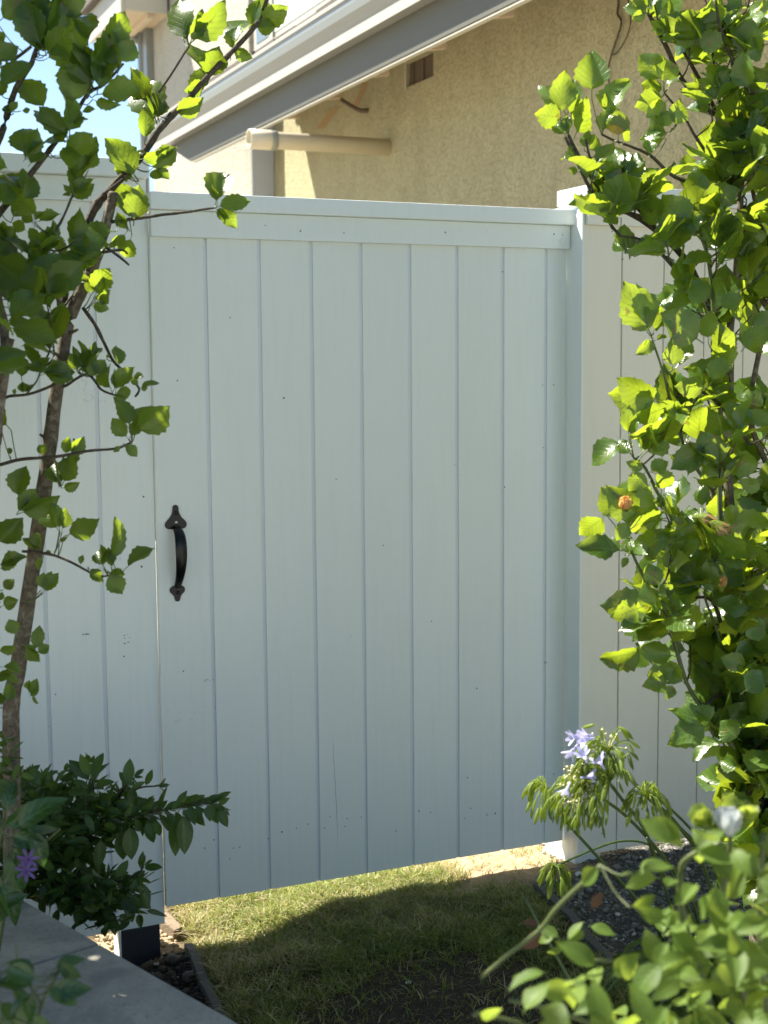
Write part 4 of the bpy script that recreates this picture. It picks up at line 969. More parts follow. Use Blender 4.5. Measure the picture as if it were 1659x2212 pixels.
# root stems to the ground
for k in range(4):
    top = P(1655-12*k, 1880-30*k, 2.96+.02*k); bt = rb+Vector((.03*k-.05, .02*k, -.03)); tube('trunk', [bt, (bt+top)/2+Vector((.02, 0, 0)), top, P(1640-8*k, 1700, 2.96)], [.02, .018, .015, .012], BARK, rh, 9, .25)
RL = [ # traced leaves (upper part)
 (1278,212,1280,104,2.80,0,1.0),(1210,256,1218,160,2.80,.2),(1225,250,1172,168,2.81,.5),(1222,256,1158,245,2.80,.4),(1226,250,1240,170,2.82,.4),(1230,258,1255,205,2.81,.6),(1224,296,1195,258,2.80,.3),(1222,292,1225,250,2.80,.2),(1240,300,1275,215,2.82,.9),
 (1306,264,1350,165,2.82,.5),(1308,262,1330,190,2.82,.8),(1335,302,1335,238,2.82,.1,1.0),(1345,312,1362,272,2.83,1.0),(1297,290,1318,235,2.82,.5),(1262,325,1268,280,2.82,.4),(1268,330,1300,290,2.82,.5),
 (1250,338,1208,335,2.80,.6),(1232,330,1232,312,2.80,.3),(1252,372,1228,366,2.8,.6),(1290,335,1312,320,2.82,.5),
 (1345,398,1296,352,2.81,.3),(1348,396,1325,318,2.81,.4),(1350,392,1390,345,2.81,.3),(1352,400,1358,350,2.81,.5),(1350,385,1375,330,2.81,.6),(1390,430,1430,372,2.82,.8),(1392,432,1405,385,2.82,.4),(1405,340,1400,300,2.82,.2),
 (1435,180,1385,118,2.83,.1,1.1),(1432,185,1440,120,2.83,.5),(1438,195,1385,185,2.84,.7),(1440,205,1375,230,2.83,.4),(1445,215,1395,250,2.83,.5),(1442,192,1460,155,2.83,.9),(1430,210,1390,160,2.84,.9),
 (1450,280,1430,235,2.83,.1),(1455,280,1475,215,2.83,.6),(1448,285,1390,290,2.83,.6),(1440,288,1400,255,2.83,.6),(1440,300,1385,300,2.83,.5),
 (1398,28,1365,40,2.84,.3),(1405,30,1350,10,2.84,.4),(1400,20,1425,-20,2.84,.5),(1402,22,1370,-10,2.84,.5),(1446,85,1450,0,2.85,.4),(1440,88,1478,38,2.84,.5),(1440,75,1405,50,2.85,.6),(1436,70,1410,60,2.84,.9),
 (1568,108,1510,75,2.82,.1,1.1),(1556,60,1535,5,2.82,.4),(1560,65,1522,20,2.82,.4),(1564,60,1618,50,2.82,.6),(1565,62,1590,20,2.82,.4),(1545,190,1500,172,2.84,.5),(1556,200,1590,165,2.84,.8),(1550,195,1545,130,2.84,.5),(1555,205,1575,140,2.84,.3),
 (1600,120,1659,95,2.8,.3),(1610,190,1659,130,2.8,.3),(1620,200,1600,120,2.8,.5),
 (1490,505,1430,420,2.80,.1,1.15),(1590,385,1585,350,2.8,.3),(1455,560,1500,600,2.8,.6),(1420,500,1400,420,2.82,.6),(1440,520,1520,470,2.82,.5),(1500,440,1590,410,2.82,.4),(1500,460,1560,420,2.83,.6),
 (1332,445,1275,435,2.82,.3),(1338,440,1310,405,2.82,.4),(1342,470,1305,480,2.8,.5),(1360,450,1420,435,2.82,.5),(1358,452,1385,405,2.82,.5),
 (1350,548,1326,520,2.8,.2),(1352,548,1350,485,2.8,.3),(1360,560,1380,495,2.8,.7),(1375,545,1420,510,2.8,.7),(1370,555,1440,525,2.8,.6),
 (1500,505,1560,420,2.84,.3),(1500,510,1520,360,2.84,.4),(1540,520,1600,480,2.84,.5),(1560,530,1659,510,2.84,.5),(1580,560,1640,530,2.84,.5),
 (1406,722,1352,615,2.78,.3,1.0),(1408,724,1368,660,2.78,.3,1.1),(1410,722,1425,660,2.79,.5),(1395,710,1388,615,2.79,.6),(1412,720,1440,690,2.79,.8),(1412,730,1380,765,2.79,.5),(1415,735,1440,725,2.79,.5),
 (1520,742,1430,680,2.78,.2,.95),(1530,740,1528,672,2.8,.6),(1515,650,1420,648,2.8,.6),(1535,660,1485,605,2.8,.5),(1540,665,1570,600,2.8,.9),(1548,665,1605,640,2.8,.4),
 (1453,800,1455,735,2.79,.6),(1460,795,1495,745,2.79,.5),(1432,870,1320,852,2.77,.6),(1430,866,1340,830,2.78,.7),(1465,885,1490,890,2.78,.6),(1440,880,1370,905,2.79,.6),(1448,890,1500,880,2.79,.5),(1530,835,1465,840,2.79,.6),(1535,830,1560,770,2.79,.4),(1525,825,1480,800,2.8,.6),
 (1358,942,1355,880,2.77,.6),(1362,945,1372,900,2.77,.7),(1365,985,1335,945,2.77,.1,1.0),(1350,950,1275,995,2.77,.6),(1380,985,1430,920,2.77,.6),(1385,980,1400,920,2.78,.5),(1388,985,1445,935,2.78,.7),
 (1395,1015,1355,1000,2.77,.3),(1400,1020,1440,1000,2.77,.2),(1398,1015,1360,1060,2.77,.3,1.0),(1410,1020,1455,1050,2.77,.3,1.0),(1535,955,1450,1010,2.77,.3,.9),(1530,965,1480,1015,2.78,.7),(1542,990,1520,1040,2.8,.6),(1500,1000,1450,990,2.79,.6),
 (1386,1115,1310,1062,2.76,.5),(1352,1120,1298,1060,2.77,.5),(1372,1110,1400,1050,2.76,.5),(1310,1112,1255,1158,2.76,.6),(1360,1125,1335,1165,2.76,.3),(1345,1190,1250,1180,2.75,.3,.9),(1350,1190,1290,1168,2.76,.4),(1350,1200,1360,1160,2.77,.5),(1358,1200,1345,1225,2.76,.3),
 (1460,1160,1352,1178,2.76,.4,.95),(1480,1175,1470,1110,2.77,.3),(1478,1178,1415,1150,2.77,.5),(1425,1272,1400,1220,2.76,.15,1.0),(1445,1180,1490,1120,2.77,.5),(1400,1050,1330,1075,2.78,.6),
 (1530,1280,1440,1215,2.77,.3,.9),(1540,1290,1530,1210,2.77,.3),(1545,1280,1585,1195,2.77,.3,1.1),(1560,1140,1659,1130,2.75,.6),(1555,1125,1600,1100,2.76,.5),
 (1415,1320,1387,1266,2.76,.4),(1420,1335,1340,1350,2.76,.7),(1390,1310,1325,1335,2.76,.4),(1400,1320,1345,1368,2.76,.3),(1425,1345,1360,1370,2.77,.7),(1445,1325,1430,1290,2.76,.3),(1460,1330,1500,1260,2.77,.4),(1465,1360,1480,1290,2.77,.4),(1470,1355,1530,1330,2.78,.5),
 (1465,1420,1378,1395,2.75,.4,.9),(1470,1440,1400,1460,2.75,.2,1.0),(1400,1400,1300,1432,2.76,.7),(1405,1395,1370,1440,2.77,.4),(1482,1480,1435,1430,2.75,.6),(1475,1395,1490,1340,2.76,.5),(1448,1470,1392,1480,2.75,.1,1.05),(1455,1475,1440,1510,2.76,.2),
 (1538,1565,1445,1600,2.74,.1,1.0),(1540,1560,1450,1540,2.75,.4),(1545,1560,1500,1520,2.76,.4),(1560,1590,1500,1640,2.76,.5),(1600,1600,1555,1560,2.77,.3),(1600,1660,1550,1640,2.76,.2,1.0),(1605,1670,1660,1620,2.76,.3),(1590,1700,1560,1760,2.76,.5),
 (1656,1000,1560,1000,2.75,.4),(1650,1060,1600,1040,2.75,.3),(1659,880,1600,860,2.78,.4),(1600,880,1659,920,2.78,.4),(1600,760,1659,700,2.8,.4),(1595,1280,1659,1300,2.77,.5),
 (1620,1330,1560,1290,2.78,.4),(1600,1380,1659,1340,2.78,.3),(1620,1440,1560,1420,2.78,.3),(1600,1500,1655,1450,2.78,.3),(1500,1230,1530,1180,2.78,.6),
]
for q in RL: Fr.leaf(q[0], q[1], q[2], q[3], q[4], random.choice((-1, 1))*q[5] if len(q) > 5 else None, q[6] if len(q) > 6 else None)
# denser parts of the crown
def inside(poly, x, y):
    c = False; j = len(poly)-1
    for i in range(len(poly)):
        if (poly[i][1] > y) != (poly[j][1] > y) and x < (poly[j][0]-poly[i][0])*(y-poly[i][1])/(poly[j][1]-poly[i][1])+poly[i][0]: c = not c
        j = i
    return c
def fill(F_, poly, n_, d0, d1, s0, s1, up=1.0, upj=1.0, nface=.5):
    xs = [p[0] for p in poly]; ys = [p[1] for p in poly]; k = 0
    while k < n_:
        x, y = random.uniform(min(xs), max(xs)), random.uniform(min(ys), max(ys))
        if not inside(poly, x, y): continue
        k += 1; p = P(x, y, random.uniform(d0, d1))
        ax = Vector((random.gauss(0, upj), random.gauss(0, upj), random.gauss(up, upj*.6)))-Fw*.3
        nr = SUN*.5+Vector((0, 0, .5))-Fw*nface+Vector([random.gauss(0, .45) for _ in range(3)])
        F_.add(basis(p, ax, nr, random.uniform(s0, s1)))
for pl, n_, d0, d1 in (([(1540,-20),(1700,-20),(1700,330),(1600,330),(1560,200)], 15, 2.8, 3.05),
 ([(1400,-20),(1560,-20),(1560,250),(1480,200)], 5, 2.8, 3.0),
 ([(1250,300),(1330,330),(1400,400),(1380,470),(1290,420)], 5, 2.76, 2.84),
 ([(1400,400),(1500,330),(1590,290),(1700,320),(1700,560),(1560,600),(1440,560)], 21, 2.75, 3.0),
 ([(1500,560),(1700,540),(1700,860),(1600,860),(1560,740),(1500,700)], 9, 2.8, 3.05),
 ([(1430,620),(1560,640),(1560,860),(1480,880),(1440,760)], 7, 2.75, 2.95),
 ([(1420,860),(1700,820),(1700,1150),(1560,1160),(1420,1060)], 11, 2.75, 3.05),
 ([(1400,1060),(1560,1100),(1700,1100),(1700,1480),(1560,1480),(1450,1420),(1390,1300)], 36, 2.74, 3.05),
 ([(1520,1640),(1700,1620),(1720,1900),(1600,1880),(1560,1780)], 22, 2.8, 3.0),
 ([(1530,1430),(1700,1430),(1700,1800),(1610,1760),(1570,1650),(1520,1560)], 30, 2.8, 3.02)):
    shoots(Fr, pl, n_, d0, d1, .080, .118)
fill(Fr, [(1560,1000),(1700,900),(1700,1750),(1600,1700),(1540,1450)], 90, 2.95, 3.15, .06, .09)
fill(Fr, [(1580,1600),(1720,1550),(1740,1950),(1600,1880)], 70, 2.85, 3.1, .06, .09)
fill(Fr, [(1640,0),(1700,0),(1700,900),(1610,900)], 14, 2.95, 3.15, .06, .09)
for lst in ([(1655,1900),(1740,1700),(1850,1400),(1950,1000),(2000,600),(2020,200)], [(1640,1600),(1720,1300),(1780,900),(1800,500),(1790,100),(1800,-150)],
            [(1780,900),(1900,700),(2000,450),(2080,250)], [(1740,1700),(1880,1550),(2020,1350),(2120,1150)], [(1720,1300),(1690,1000),(1700,700),(1720,300),(1700,-100)]):
    branch(rh, lst, 2.96, 3.02, .009, .003, TWIG)
Fr.skel = None
shoots(Fr, [(1670,-150),(2120,-150),(2180,1400),(1680,1700)], 75, 2.8, 3.2, .07, .11)
shoots(Fr, [(1450,-260),(1750,-260),(1750,-30),(1480,-30)], 10, 2.9, 3.15, .06, .09)
Fr.finish()
yl = Foliage(rh, [leaf_mesh('yellow_leaf', .8, .1, .2, .03, 4, LEAF_Y)], name='yellow_leaf'); yl.leaf(1336,302,1334,242,2.81,.1,1.0); yl.finish()
for o in rh.children:
    if o.name.startswith('yellow_leaf'): o['label'] = 'yellowing leaf'
# buds and flowers of the hibiscus
def petal_mesh(name, mat, wid, curl, seed, fold=.25): return leaf_mesh(name, wid, fold, curl, .0, seed, mat, n=6, pet=0, peak=.6, tipsharp=.55, wav=.05)
def bud(parent, pos, axis, L, mat, name='flower_bud', petals=5, op=.35):
    """closed or half closed flower: overlapping petals round an axis over a green calyx"""
    e = bpy.data.objects.new(name, None); COL.objects.link(e); e.parent = parent; e.matrix_parent_inverse = Matrix.Translation(-world_loc(parent)); e.location = pos; e.empty_display_size = .02
    a, b = frame_of(axis); ax = axis.normalized()
    pm = petal_mesh('petal', mat, .75, -.7, 3); cm = petal_mesh('sepal', POD, .5, .2, 5)
    def put(me, m, nm):
        o = bpy.data.objects.new(nm, me); COL.objects.link(o); o.parent = e; o.matrix_basis = m
    for k in range(petals):
        q = k*2*math.pi/petals; out = a*math.cos(q)+b*math.sin(q)
        put(pm, basis(out*L*.08, ax+out*op, -out, L), 'petal')
    for k in range(5):
        q = k*2*math.pi/5+.4; out = a*math.cos(q)+b*math.sin(q)
        put(cm, basis(out*L*.05-ax*L*.12, ax+out*.45, -out, L*.6), 'sepal')
    return e
bud(rh, P(1352,1102,2.75), Vector((-.2, 0, .8))-Fw*.6, .036, PETALO, 'flower', 7, .55)
bud(rh, P(1538,1130,2.78), Rt*.3+Vector((0, 0, -.2)), .045, PETALD, 'wilted_flower', 6, .6)
bud(rh, P(1500,1118,2.80), Rt*.8+Vector((0, 0, -.3)), .05, PETALD, 'wilted_flower', 5, .4)
bud(rh, P(1558,1275,2.77), Vector((0, 0, 1)), .032, PETALO, 'flower_bud', 5, .12)
bud(rh, P(1425,1070,2.76), Vector((.2, 0, -1)), .026, POD, 'flower_bud', 5, .1)
bud(rh, P(1400,1185,2.77), Vector((.2, 0, -1)), .026, POD, 'flower_bud', 5, .1)
bud(rh, P(1310,700,2.76), Vector((.2, 0, 1)), .02, POD, 'flower_bud', 5, .1) if False else None

# ------------------------------------------------------------------ dark leafy shrub, lower left
random.seed(31)
ls = empty('leafy_shrub', Vector((.55, 3.05, g1(.55, 3.05))), 'dark small-leaved shrub under the left hibiscus, spreading over the fence foot', 'shrub')
TS = [leaf_mesh('leaf', random.uniform(.36, .48), random.uniform(.15, .5), random.uniform(-.1, .8), .0, 40+i, LEAF_S, n=7, pet=.08, peak=.45, tipsharp=.9, wav=.012) for i in range(7)]
Fs = Foliage(ls, TS)
SB = [([(60,1930),(120,1850),(220,1790),(300,1760),(380,1745),(430,1735),(470,1738)],3.0,2.9),([(100,1880),(160,1800),(200,1720),(196,1650)],2.98,2.95),([(60,1900),(80,1800),(90,1700),(100,1680)],2.98,2.95),
 ([(120,1900),(200,1900),(260,1905),(300,1885),(310,1870)],2.96,2.9),([(150,1850),(230,1760),(270,1700),(290,1680)],3.0,2.96),([(220,1790),(280,1720),(300,1702),(340,1698)],3.0,2.95),([(120,1900),(190,1960),(240,1970),(250,1985)],2.96,2.9),
 ([(80,1880),(30,1780),(10,1700)],2.96,2.9),([(140,1850),(150,1760),(120,1700),(140,1668)],3.0,2.96),([(60,1930),(150,1940),(200,1930),(230,1895)],2.94,2.9),([(0,1800),(40,1720),(60,1690)],2.9,2.9)]
for lst, d0, d1 in SB:
    pts = branch(ls, lst, d0, d1, .004, .0015, TWIG); foliate(Fs, pts, .010, .048, 1.0, .15, .3, .5, .25)
for k in range(26):                                        # traced outline of the long right-hand spray
    t = k/25; x = 250+210*t; y = 1772-38*t; s_ = 1 if k % 2 else -1
    an = math.radians(-60+35*t) if s_ < 0 else math.radians(75-30*t)
    L = random.uniform(38, 58); Fs.leaf(x, y, x+L*math.cos(an), y+L*math.sin(an)*.9, random.uniform(2.9, 2.98), random.uniform(-.9, .9), .9)
for q in ((455,1738,484,1748),(450,1740,470,1775),(395,1755,402,1840),(375,1760,380,1845),(335,1770,345,1805),(318,1775,330,1820),(280,1780,282,1850),(262,1790,266,1852),(218,1810,210,1875),
          (280,1930,322,1960),(275,1940,285,1990),(300,1900,322,1960),(240,1970,250,2020),(220,1960,250,2010),(196,1680,175,1632),(198,1680,220,1628),(196,1690,152,1640),(205,1695,245,1690),(278,1700,282,1643),(282,1705,312,1690),(288,1700,258,1668),(90,1700,60,1660),(100,1700,110,1664)):
    Fs.leaf(*q, 2.9, random.uniform(-.5, .5), 1.0)
fill(Fs, [(0,1700),(60,1680),(180,1690),(280,1730),(330,1760),(300,1800),(220,1830),(190,1880),(300,1910),(240,1990),(150,1960),(0,1930)], 1150, 2.88, 3.14, .034, .054, .3, 1.0, .5)
fill(Fs, [(60,1900),(320,1895),(320,1960),(250,2020),(150,1985)], 130, 2.86, 3.0, .034, .05, .0, 1.0, .5)
fill(Fs, [(0,1600),(40,1590),(45,1700),(0,1720)], 50, 2.62, 2.8, .03, .045, .2, .8, .5)
fill(Fs, [(-260,1560),(0,1600),(0,1960),(-260,1960)], 150, 2.8, 3.05, .035, .055, .3, 1.0)
Fs.finish()

# ------------------------------------------------------------------ purple flowered plant and wall-top plant
random.seed(37)
vp = empty('flowering_plant', Vector((.30, 2.62, .2)), 'plant with narrow leaves and a small purple star flower behind the garden wall', 'plant')
TV = [leaf_mesh('leaf', random.uniform(.42, .52), random.uniform(.2, .5), random.uniform(.2, 1.0), .0, 60+i, LEAF_V, n=8, pet=.1, peak=.42, tipsharp=1.0, wav=.015) for i in range(6)]
Fv = Foliage(vp, TV)
branch(vp, [(-20,2150),(5,2000),(20,1900),(55,1860),(130,1790)], 2.45, 2.4, .004, .002, STEM, 'stem')
branch(vp, [(-40,2150),(-20,1950),(0,1820),(20,1700)], 2.45, 2.4, .004, .002, STEM, 'stem')
for q in ((22,1830,118,1768),(20,1800,90,1830),(15,1830,55,1930),(20,1820,75,1890),(0,1790,95,1740),(-10,1900,60,1990),(0,1920,20,2010),(0,1960,50,1930),(30,1790,120,1720),(10,1760,30,1690),(60,1790,110,1870),(0,1880,-30,1960)):
    Fv.leaf(*q, 2.38, random.uniform(-.7, .7), 1.0)
Fv.finish()
pm = petal_mesh('petal', PETALP, .26, .5, 9)
for cx_, cy_ in ((62,1855),(58,1880)):
    e = bpy.data.objects.new('flower', None); COL.objects.link(e); e.parent = vp; e.matrix_parent_inverse = Matrix.Translation(-world_loc(vp)); e.location = P(cx_, cy_, 2.3); e.empty_display_size = .02
    for k in range(7):
        q = k*.9+.2; out = Rt*math.cos(q)+Up*math.sin(q)
        o = bpy.data.objects.new('petal', pm); COL.objects.link(o); o.parent = e; o.matrix_basis = basis(Vector(), out-Fw*.5, -Fw-out*.3, .021)
wp = empty('leafy_plant', P(40, 2200, 1.85), 'blurred dark green plant hanging over the garden wall, bottom left', 'plant')
Fw_ = Foliage(wp, TV)
branch(wp, [(40,2330),(75,2220),(90,2170),(108,2130),(140,2075)], 1.86, 1.83, .003, .0015, STEM, 'stem')
branch(wp, [(90,2170),(60,2120),(40,2085),(35,2040)], 1.85, 1.83, .002, .001, STEM, 'stem')
branch(wp, [(75,2220),(20,2200),(-60,2230)], 1.85, 1.83, .002, .001, STEM, 'stem')
for q in ((95,2150,185,2130),(100,2135,170,2160),(120,2090,178,2110),(115,2095,172,2060),(128,2075,170,2120),(85,2120,0,2085),(80,2110,20,2060),(80,2130,-10,2110),(70,2150,10,2180),(40,2140,90,2212),(45,2150,30,2230),(20,2130,80,2190),(0,2160,40,2212),(0,2100,-30,2160),(30,2200,-20,2240),(80,2200,60,2260),(60,2180,110,2240),(10,2120,-40,2100)):
    Fw_.leaf(*q, random.uniform(1.78, 1.9), random.uniform(-.8, .8), 1.1)
Fw_.finish()

# ------------------------------------------------------------------ agapanthus
random.seed(41)
ap0 = onZ(1545, 2190, -.03)
ag = empty('agapanthus', ap0, 'agapanthus with leaning stalks and drooping green seed heads beside the gate post', 'plant')
def lathe_mesh(name, prof, mat, seg=6, bend=0):
    V, Fc = [], []
    for i, (y, r) in enumerate(prof):
        for k in range(seg):
            q = k*2*math.pi/seg; V.append((r*math.cos(q), y, r*math.sin(q)+bend*(y*(1-y)))); 
            if i: a = (i-1)*seg; Fc.append((a+k, a+(k+1) % seg, a+seg+(k+1) % seg, a+seg+k))
    Fc.append(tuple(range(seg-1, -1, -1))); Fc.append(tuple(range(len(V)-seg, len(V))))
    me = bpy.data.meshes.new(name); me.from_pydata(V, [], Fc); uv = me.uv_layers.new(name='UVMap')
    me.shade_smooth(); me.materials.append(mat); return me
PODS = [lathe_mesh('seed_pod', [(0, .03), (.10, .08), (.3, .125), (.55, .135), (.8, .10), (.94, .045), (1, .015)], POD, 6, .18*k-.1) for k in range(3)]
def floret(parent, pos, axis, L):
    e = bpy.data.objects.new('floret', None); COL.objects.link(e); e.parent = parent; e.location = pos; e.empty_display_size = .01
    me = bpy.data.meshes.get('floret_shape')
    if me is None:
        bm = bmesh.new(); uvl = bm.loops.layers.uv.new('UVMap')
        for k in range(6):
            a0 = k*math.pi/3; rows = []
            for t, r, wv in ((0, .05, .5), (.35, .08, .5), (.6, .16, .5), (.8, .34, .42), (.95, .52, .16)):
                rows.append([bm.verts.new((r*math.cos(a0+dq), t, r*math.sin(a0+dq))) for dq in (-wv, 0, wv)])
            for i in range(4):
                for j in range(2): bm.faces.new((rows[i][j], rows[i][j+1], rows[i+1][j+1], rows[i+1][j]))
        me = bpy.data.meshes.new('floret_shape'); bm.to_mesh(me); bm.free(); me.shade_smooth(); me.materials.append(PETALV)
    bpy.data.objects.remove(e)
    o = bpy.data.objects.new('floret', me); COL.objects.link(o); o.parent = parent
    o.matrix_parent_inverse = Matrix.Translation(-world_loc(parent)); o.matrix_basis = basis(pos, axis, frame_of(axis)[0], L)
def head(stalk, c, axis, R, n_, hang=1.0, florets=(), wide=1.0, podL=.036, buds=0):
    """umbel: pedicels radiate from c, each ends in a hanging pod"""
    bm = bmesh.new(); a, b = frame_of(axis); axn = axis.normalized()
    inv = Matrix.Translation(-world_loc(stalk))
    for k in range(n_):
        ct = random.uniform(-.25, 1); th = random.uniform(0, 6.28); st = math.sqrt(max(0, 1-ct*ct))*wide
        dr = (axn*ct+(a*math.cos(th)+b*math.sin(th))*st).normalized(); L = R*random.uniform(.75, 1.1)
        e1 = c+dr*L*.6+Vector((0, 0, .004)); e2 = c+dr*L-Vector((0, 0, .010*hang))
        p, r = smooth_pts([c, e1, e2], [.0011, .0010, .0013], 3); add_tube(bm, p, r, 4, cap=False)
        d2 = (dr*.35+Vector((random.gauss(0, .16), random.gauss(0, .16), -1*hang))).normalized()
        o = bpy.data.objects.new('seed_pod', random.choice(PODS)); COL.objects.link(o); o.parent = stalk; o.matrix_parent_inverse = inv
        s_ = podL*random.uniform(.6, 1.05); o.matrix_basis = basis(e2, d2, Vector([random.gauss(0, 1) for _ in range(3)]), s_, random.uniform(.6, .95))
    bm_obj('pedicels', bm, POD, stalk, True, 'stuff')
    if buds:
        bm = bmesh.new()
        for k in range(buds):
            dr = (axn*random.uniform(0, 1)+a*random.gauss(0, .6)+b*random.gauss(0, .6)).normalized(); q = c+dr*R*random.uniform(.35, .8)
            add_tube(bm, [c+dr*R*.1, q], [.0007, .0006], 3, cap=False)
            bmesh.ops.create_icosphere(bm, subdivisions=1, radius=random.uniform(.0018, .0030), matrix=Matrix.Translation(q))
        bm_obj('stamens', bm, STAMEN, stalk, True, 'stuff')
    for x, y, dd, ax, ay in florets:
        q = P(x, y, dd); axx = (Rt*ax-Up*ay-Fw*.35); floret(stalk, q, axx, random.uniform(.026, .034))
def stalk(lst, d0, d1, r0=.0042, r1=.0032):
    pts = px(lst, d0, d1); n_ = len(pts); return tube('flower_stalk', pts, [r0+(r1-r0)*i/(n_-1) for i in range(n_)], AGSTEM, ag, 8), pts
AB = (1545, 2190); AD = (ap0-EYE).dot(Fw)
s, p = stalk([AB,(1500,1990),(1430,1880),(1390,1788),(1350,1735),(1316,1690)], AD, 2.62)
head(s, p[-1], -Rt+Vector((0, 0, .3)), .072, 70, 1.0, [(1306,1662,2.56,-.6,-.9),(1268,1648,2.56,-.3,-.6)], 1.1, .032, 0)
s, p = stalk([(1560,2195),(1500,1960),(1440,1860),(1358,1768),(1290,1718),(1262,1702)], AD, 2.64)
head(s, p[-1], -Rt*1.0+Vector((0, 0, .2))-Fw*.4, .064, 72, 1.0, [(1254,1680,2.58,.9,-.2),(1232,1690,2.58,-.5,.9)], 1.2, .032, 140)
s, p = stalk([(1575,2190),(1530,1900),(1470,1790),(1400,1720),(1350,1672),(1312,1622)], AD, 2.62)
head(s, p[-1], -Rt*.3+Vector((0, 0, 1)), .056, 36, .55, [(1282,1588,2.6,-.5,.0),(1258,1590,2.6,-1.,.05),(1248,1608,2.6,-.7,.8),(1285,1594,2.58,-1,.1)], 1.1, .034, 14)
s, p = stalk([(1530,2190),(1395,1970),(1292,1852),(1216,1766),(1180,1700)], AD, 2.92)
head(s, p[-1], -Rt*.7+Vector((0, 0, -.3)), .042, 26, 1.0, [], 1.2, .040)
s, p = stalk([(1590,2180),(1560,1900),(1507,1826),(1431,1754),(1395,1718)], AD, 2.64)
head(s, p[-1], Vector((0, 0, 1))-Rt*.1, .038, 34, 1.0, [], 1.3, .034)
s, p = stalk([(1600,2170),(1540,1860),(1500,1800),(1440,1740),(1410,1722)], AD, 2.66, .0035, .0025)
s, p = stalk([(1550,2180),(1463,1918),(1427,1846),(1390,1820),(1335,1818),(1275,1838),(1211,1866),(1200,1872)], AD, 3.0, .003, .0022)
head(s, p[-1], Vector((0, 0, -1))-Rt*.3, .028, 30, 1.0, [], 1.0, .042)
s, p = stalk([(1520,2190),(1440,1930),(1412,1850),(1398,1810)], AD, 2.9, .0035, .0025)
def strap(lst, d0, d1, w_):
    pts = [P(x, y, d0+(d1-d0)*i/(len(lst)-1)) for i, (x, y) in enumerate(lst)]; P_, _ = smooth_pts(pts, [1]*len(pts), 4)
    bm = bmesh.new(); uvl = bm.loops.layers.uv.new('UVMap'); rows = []
    for i, q in enumerate(P_):
        t = (P_[min(i+1, len(P_)-1)]-P_[max(i-1, 0)]).normalized(); side = t.cross(-Fw).normalized(); ww = w_*min(1, (len(P_)-i)/len(P_)*2.2+.02)/2; nn = side.cross(t)
        rows.append([bm.verts.new(q-side*ww+nn*ww*.4), bm.verts.new(q), bm.verts.new(q+side*ww+nn*ww*.4)])
    for i in range(len(rows)-1):
        for j in range(2): bm.faces.new((rows[i][j], rows[i][j+1], rows[i+1][j+1], rows[i+1][j]))
    bm_obj('strap_leaf', bm, BLADE, ag, True)
for k in range(46):
    bx, by = random.uniform(1470, 1600), random.uniform(2150, 2230); an = random.uniform(math.pi*1.05, math.pi*1.55); L = random.uniform(110, 230)
    mx, my = bx+L*.6*math.cos(an), by+L*.8*math.sin(an)-25; tx, ty = bx+L*1.15*math.cos(an), by+L*.5*math.sin(an)+random.uniform(-10, 60)
    d = AD+random.uniform(-.2, .05); strap([(bx, by), (mx, my), (tx, ty)], d, d-random.uniform(-.05, .15), .013)

# ------------------------------------------------------------------ rose bush in the foreground
random.seed(53)
rose = empty('rose_bush', P(1560, 2600, 1.75), 'blurred rose bush with one white bloom in the lower right foreground', 'shrub')
TF = [leaf_mesh('leaf', random.uniform(.44, .58), random.uniform(.1, .6), random.uniform(-.1, .9), .02, 80+i, LEAF_F, n=8, pet=.10, peak=.42, tipsharp=1.1, wav=.015) for i in range(7)]
Ff = Foliage(rose, TF)
branch(rose, [(1040,2112),(1100,2060),(1165,2010),(1200,1965),(1240,1925),(1275,1895),(1298,1870)][::-1], 1.66, 1.75, .0032, .0028, STEM, 'cane')
branch(rose, [(1600,2500),(1540,2200),(1480,2000),(1470,1890),(1490,1850),(1560,1820)], 1.8, 1.7, .006, .003, STEM, 'cane')
branch(rose, [(1650,2500),(1620,2200),(1560,2000),(1575,1850),(1578,1800)], 1.75, 1.68, .006, .003, STEM, 'cane')
branch(rose, [(1560,2500),(1420,2300),(1250,2200),(1100,2160)], 1.8, 1.7, .005, .003, STEM, 'cane')
branch(rose, [(1720,2500),(1660,2200),(1640,2000),(1650,1800)], 1.7, 1.66, .005, .003, STEM, 'cane')
branch(rose, [(1300,2400),(1160,2230),(1020,2190)], 1.7, 1.65, .004, .002, STEM, 'cane')
branch(rose, [(1600,2300),(1500,2130),(1350,2080),(1280,2075)], 1.75, 1.7, .004, .002, STEM, 'cane')
branch(rose, [(1270,2190),(1210,2080),(1160,1990),(1135,1940)], 2.25, 2.3, .003, .002, STEM, 'cane')
for q in ((1210,2028,1165,1998),(1225,2035,1255,1990),(1200,2020,1160,2030),(1270,2000,1330,2010),(1265,2010,1235,2030),(1215,2040,1185,2065)): Ff.leaf(*q, 1.9, None, 1.1)
Ff.leaf(1298,1872,1250,1912,1.66,.2,1.1)
fill(Ff, [(1400,1830),(1480,1800),(1659,1830),(1720,1830),(1720,2260),(1180,2260),(1380,2200),(1430,2050),(1430,1960)], 150, 1.5, 1.85, .040, .062, .1, 1.0, .9)
fill(Ff, [(1080,2120),(1200,2060),(1300,2080),(1420,2100),(1420,2260),(1020,2260),(1020,2180)], 20, 1.45, 1.75, .044, .062, .1, 1.0, .9)
